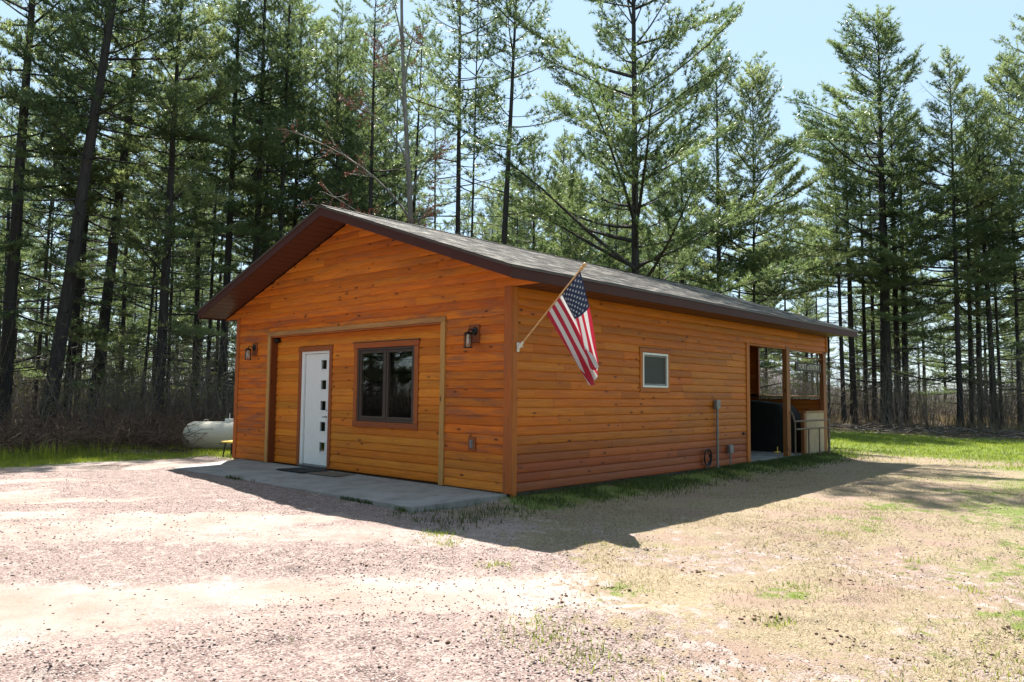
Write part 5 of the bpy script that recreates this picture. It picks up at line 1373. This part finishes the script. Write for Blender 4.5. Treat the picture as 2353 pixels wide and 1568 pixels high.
# dead sticks and brown bracken at the edge of the left woods
pol = []; x, y = sample(16000, -17.5, -10.4, -13, 9, lambda x, y: sstep(.25, .8, litter_mask(x, y))*sstep(.25, .55, fbm(x*.8, y*.8, 98, 3)+.1))
zz = ground_z(x, y, False)
for i in range(min(len(x), 9000)):
    a = rs.uniform(0, 6.28); e_ = abs(rs.normal(0, .5)); L_ = rs.uniform(.3, 1.3); d = np.array([np.cos(a)*np.cos(e_), np.sin(a)*np.cos(e_), np.sin(e_)])*L_
    p = np.array([x[i], y[i], zz[i]+rs.uniform(-.02, .30)]); pol.append((np.stack([p, p+d*.5+[0, 0, .08*L_], p+d+rs.normal(0, .06, 3)-[0, 0, .05]]), np.array([.008, .006, .003])*rs.uniform(.6, 1.6)))
V, F_ = tubes_np(pol, 3); tag(mobj('dead_brush', mesh_np('dead_brush', V, F_, 4), M['deadtwig']), kind='stuff')
# fallen limbs along the foot of the right woods
pol = []
for i in range(420):
    x0 = rs.uniform(-12, 14); y0 = 24.8+rs.uniform(0, 5)-.05*x0; a = rs.uniform(0, 6.28); L_ = rs.uniform(.4, 1.8); d = np.array([np.cos(a), np.sin(a), rs.uniform(-.05, .25)])*L_
    p = np.array([x0, y0, float(ground_z(x0, y0, False))+.03]); pol.append((np.stack([p, p+d*.5+[0, 0, .06], p+d]), np.array([.02, .015, .006])*rs.uniform(.5, 1.6)))
V, F_ = tubes_np(pol, 4); tag(mobj('fallen_sticks', mesh_np('fallen_sticks', V, F_, 4), M['twig']), kind='stuff')

# crushed stone: irregular eight-faced stones
def stones(n, dens, r0, r1, name, mat_, seed):
    rg = np.random.default_rng(seed)
    # denser close to the camera's side of the drive
    r = 3.2+rg.random(n)**1.6*17; a = YAW+rg.uniform(-.72, .72, n)
    x = CAM.x-np.sin(a)*r; y = CAM.y+np.cos(a)*r
    k = rg.random(n) < dens(x, y)
    k &= ~((x > -7.72) & (x < .06) & (y > -.0)) & ~((y < .02) & (y > -1.70+(x+6.7)*.03) & (x < -.24) & (x > -6.76-(y+1.66)*.42))
    x, y = x[k], y[k]; n = len(x); z = ground_z(x, y)
    sz = r0+(r1-r0)*rg.random(n)**3.0
    base = np.array([[1, 0, 0], [0, 1, 0], [-1, 0, 0], [0, -1, 0], [0, 0, 1], [0, 0, -1.0]])
    Vb = base[None]*(1+rg.uniform(-.35, .35, (n, 6, 1)))+rg.normal(0, .18, (n, 6, 3))
    Vb *= np.array([1, 1, .62])[None, None]*(1+rg.uniform(-.25, .25, (n, 1, 3)))
    th = rg.uniform(0, 6.28, n); c, s_ = np.cos(th), np.sin(th)
    X = Vb[..., 0]*c[:, None]-Vb[..., 1]*s_[:, None]; Y = Vb[..., 0]*s_[:, None]+Vb[..., 1]*c[:, None]
    V = np.stack([X*sz[:, None]+x[:, None], Y*sz[:, None]+y[:, None], Vb[..., 2]*sz[:, None]+z[:, None]+sz[:, None]*.30], -1).reshape(-1, 3)
    f = np.array([[0, 1, 4], [1, 2, 4], [2, 3, 4], [3, 0, 4], [1, 0, 5], [2, 1, 5], [3, 2, 5], [0, 3, 5]])
    F_ = (np.arange(n)[:, None, None]*6+f[None]).reshape(-1, 3)
    me = mesh_np(name, V, F_, 3); at = me.attributes.new('tone', 'FLOAT', 'POINT'); at.data.foreach_set('value', np.repeat(rg.random(n), 6).astype(np.float32))
    o = mobj(name, me, mat_); tag(o, kind='stuff'); return n
def stone_mat(name, stops):
    mt, nt, ns, ls, b = nm(name); at = N(ns, 'ShaderNodeAttribute', attribute_name='tone'); r = ramp(ns, stops); ls.new(at.outputs['Fac'], r.inputs[0]); ls.new(r.outputs[0], b.inputs['Base Color']); b.inputs['Roughness'].default_value = .9; return mt
M['stone'] = stone_mat('pink_grey_crushed_stone', [(0, (.10, .07, .065)), (.3, (.20, .145, .135)), (.65, (.30, .235, .215)), (1, (.44, .37, .34))])
M['clod'] = stone_mat('brown_soil_clods', [(0, (.10, .055, .038)), (.5, (.19, .115, .085)), (1, (.28, .19, .15))])
patch = lambda x, y: sstep(.38, .60, fbm(x*.8, y*.8, 110, 4))
print('stones', stones(120000, lambda x, y: (1-litter_mask(x, y))*(.10+.62*patch(x, y))*(1-.7*bare_mask(x, y))*(1-.45*grass_mask(x, y))*(1-.9*green_mask(x, y)*(x < -7)), .004, .012, 'crushed_stone', M['stone'], 200))
print('clods', stones(60000, lambda x, y: (1-litter_mask(x, y))*.9*sstep(.68, .80, fbm(x*1.9, y*1.9, 120, 4, .6))*sstep(-.4, 1.8, x)*sstep(-6.2, -4.6, y), .004, .019, 'soil_clods', M['clod'], 201))
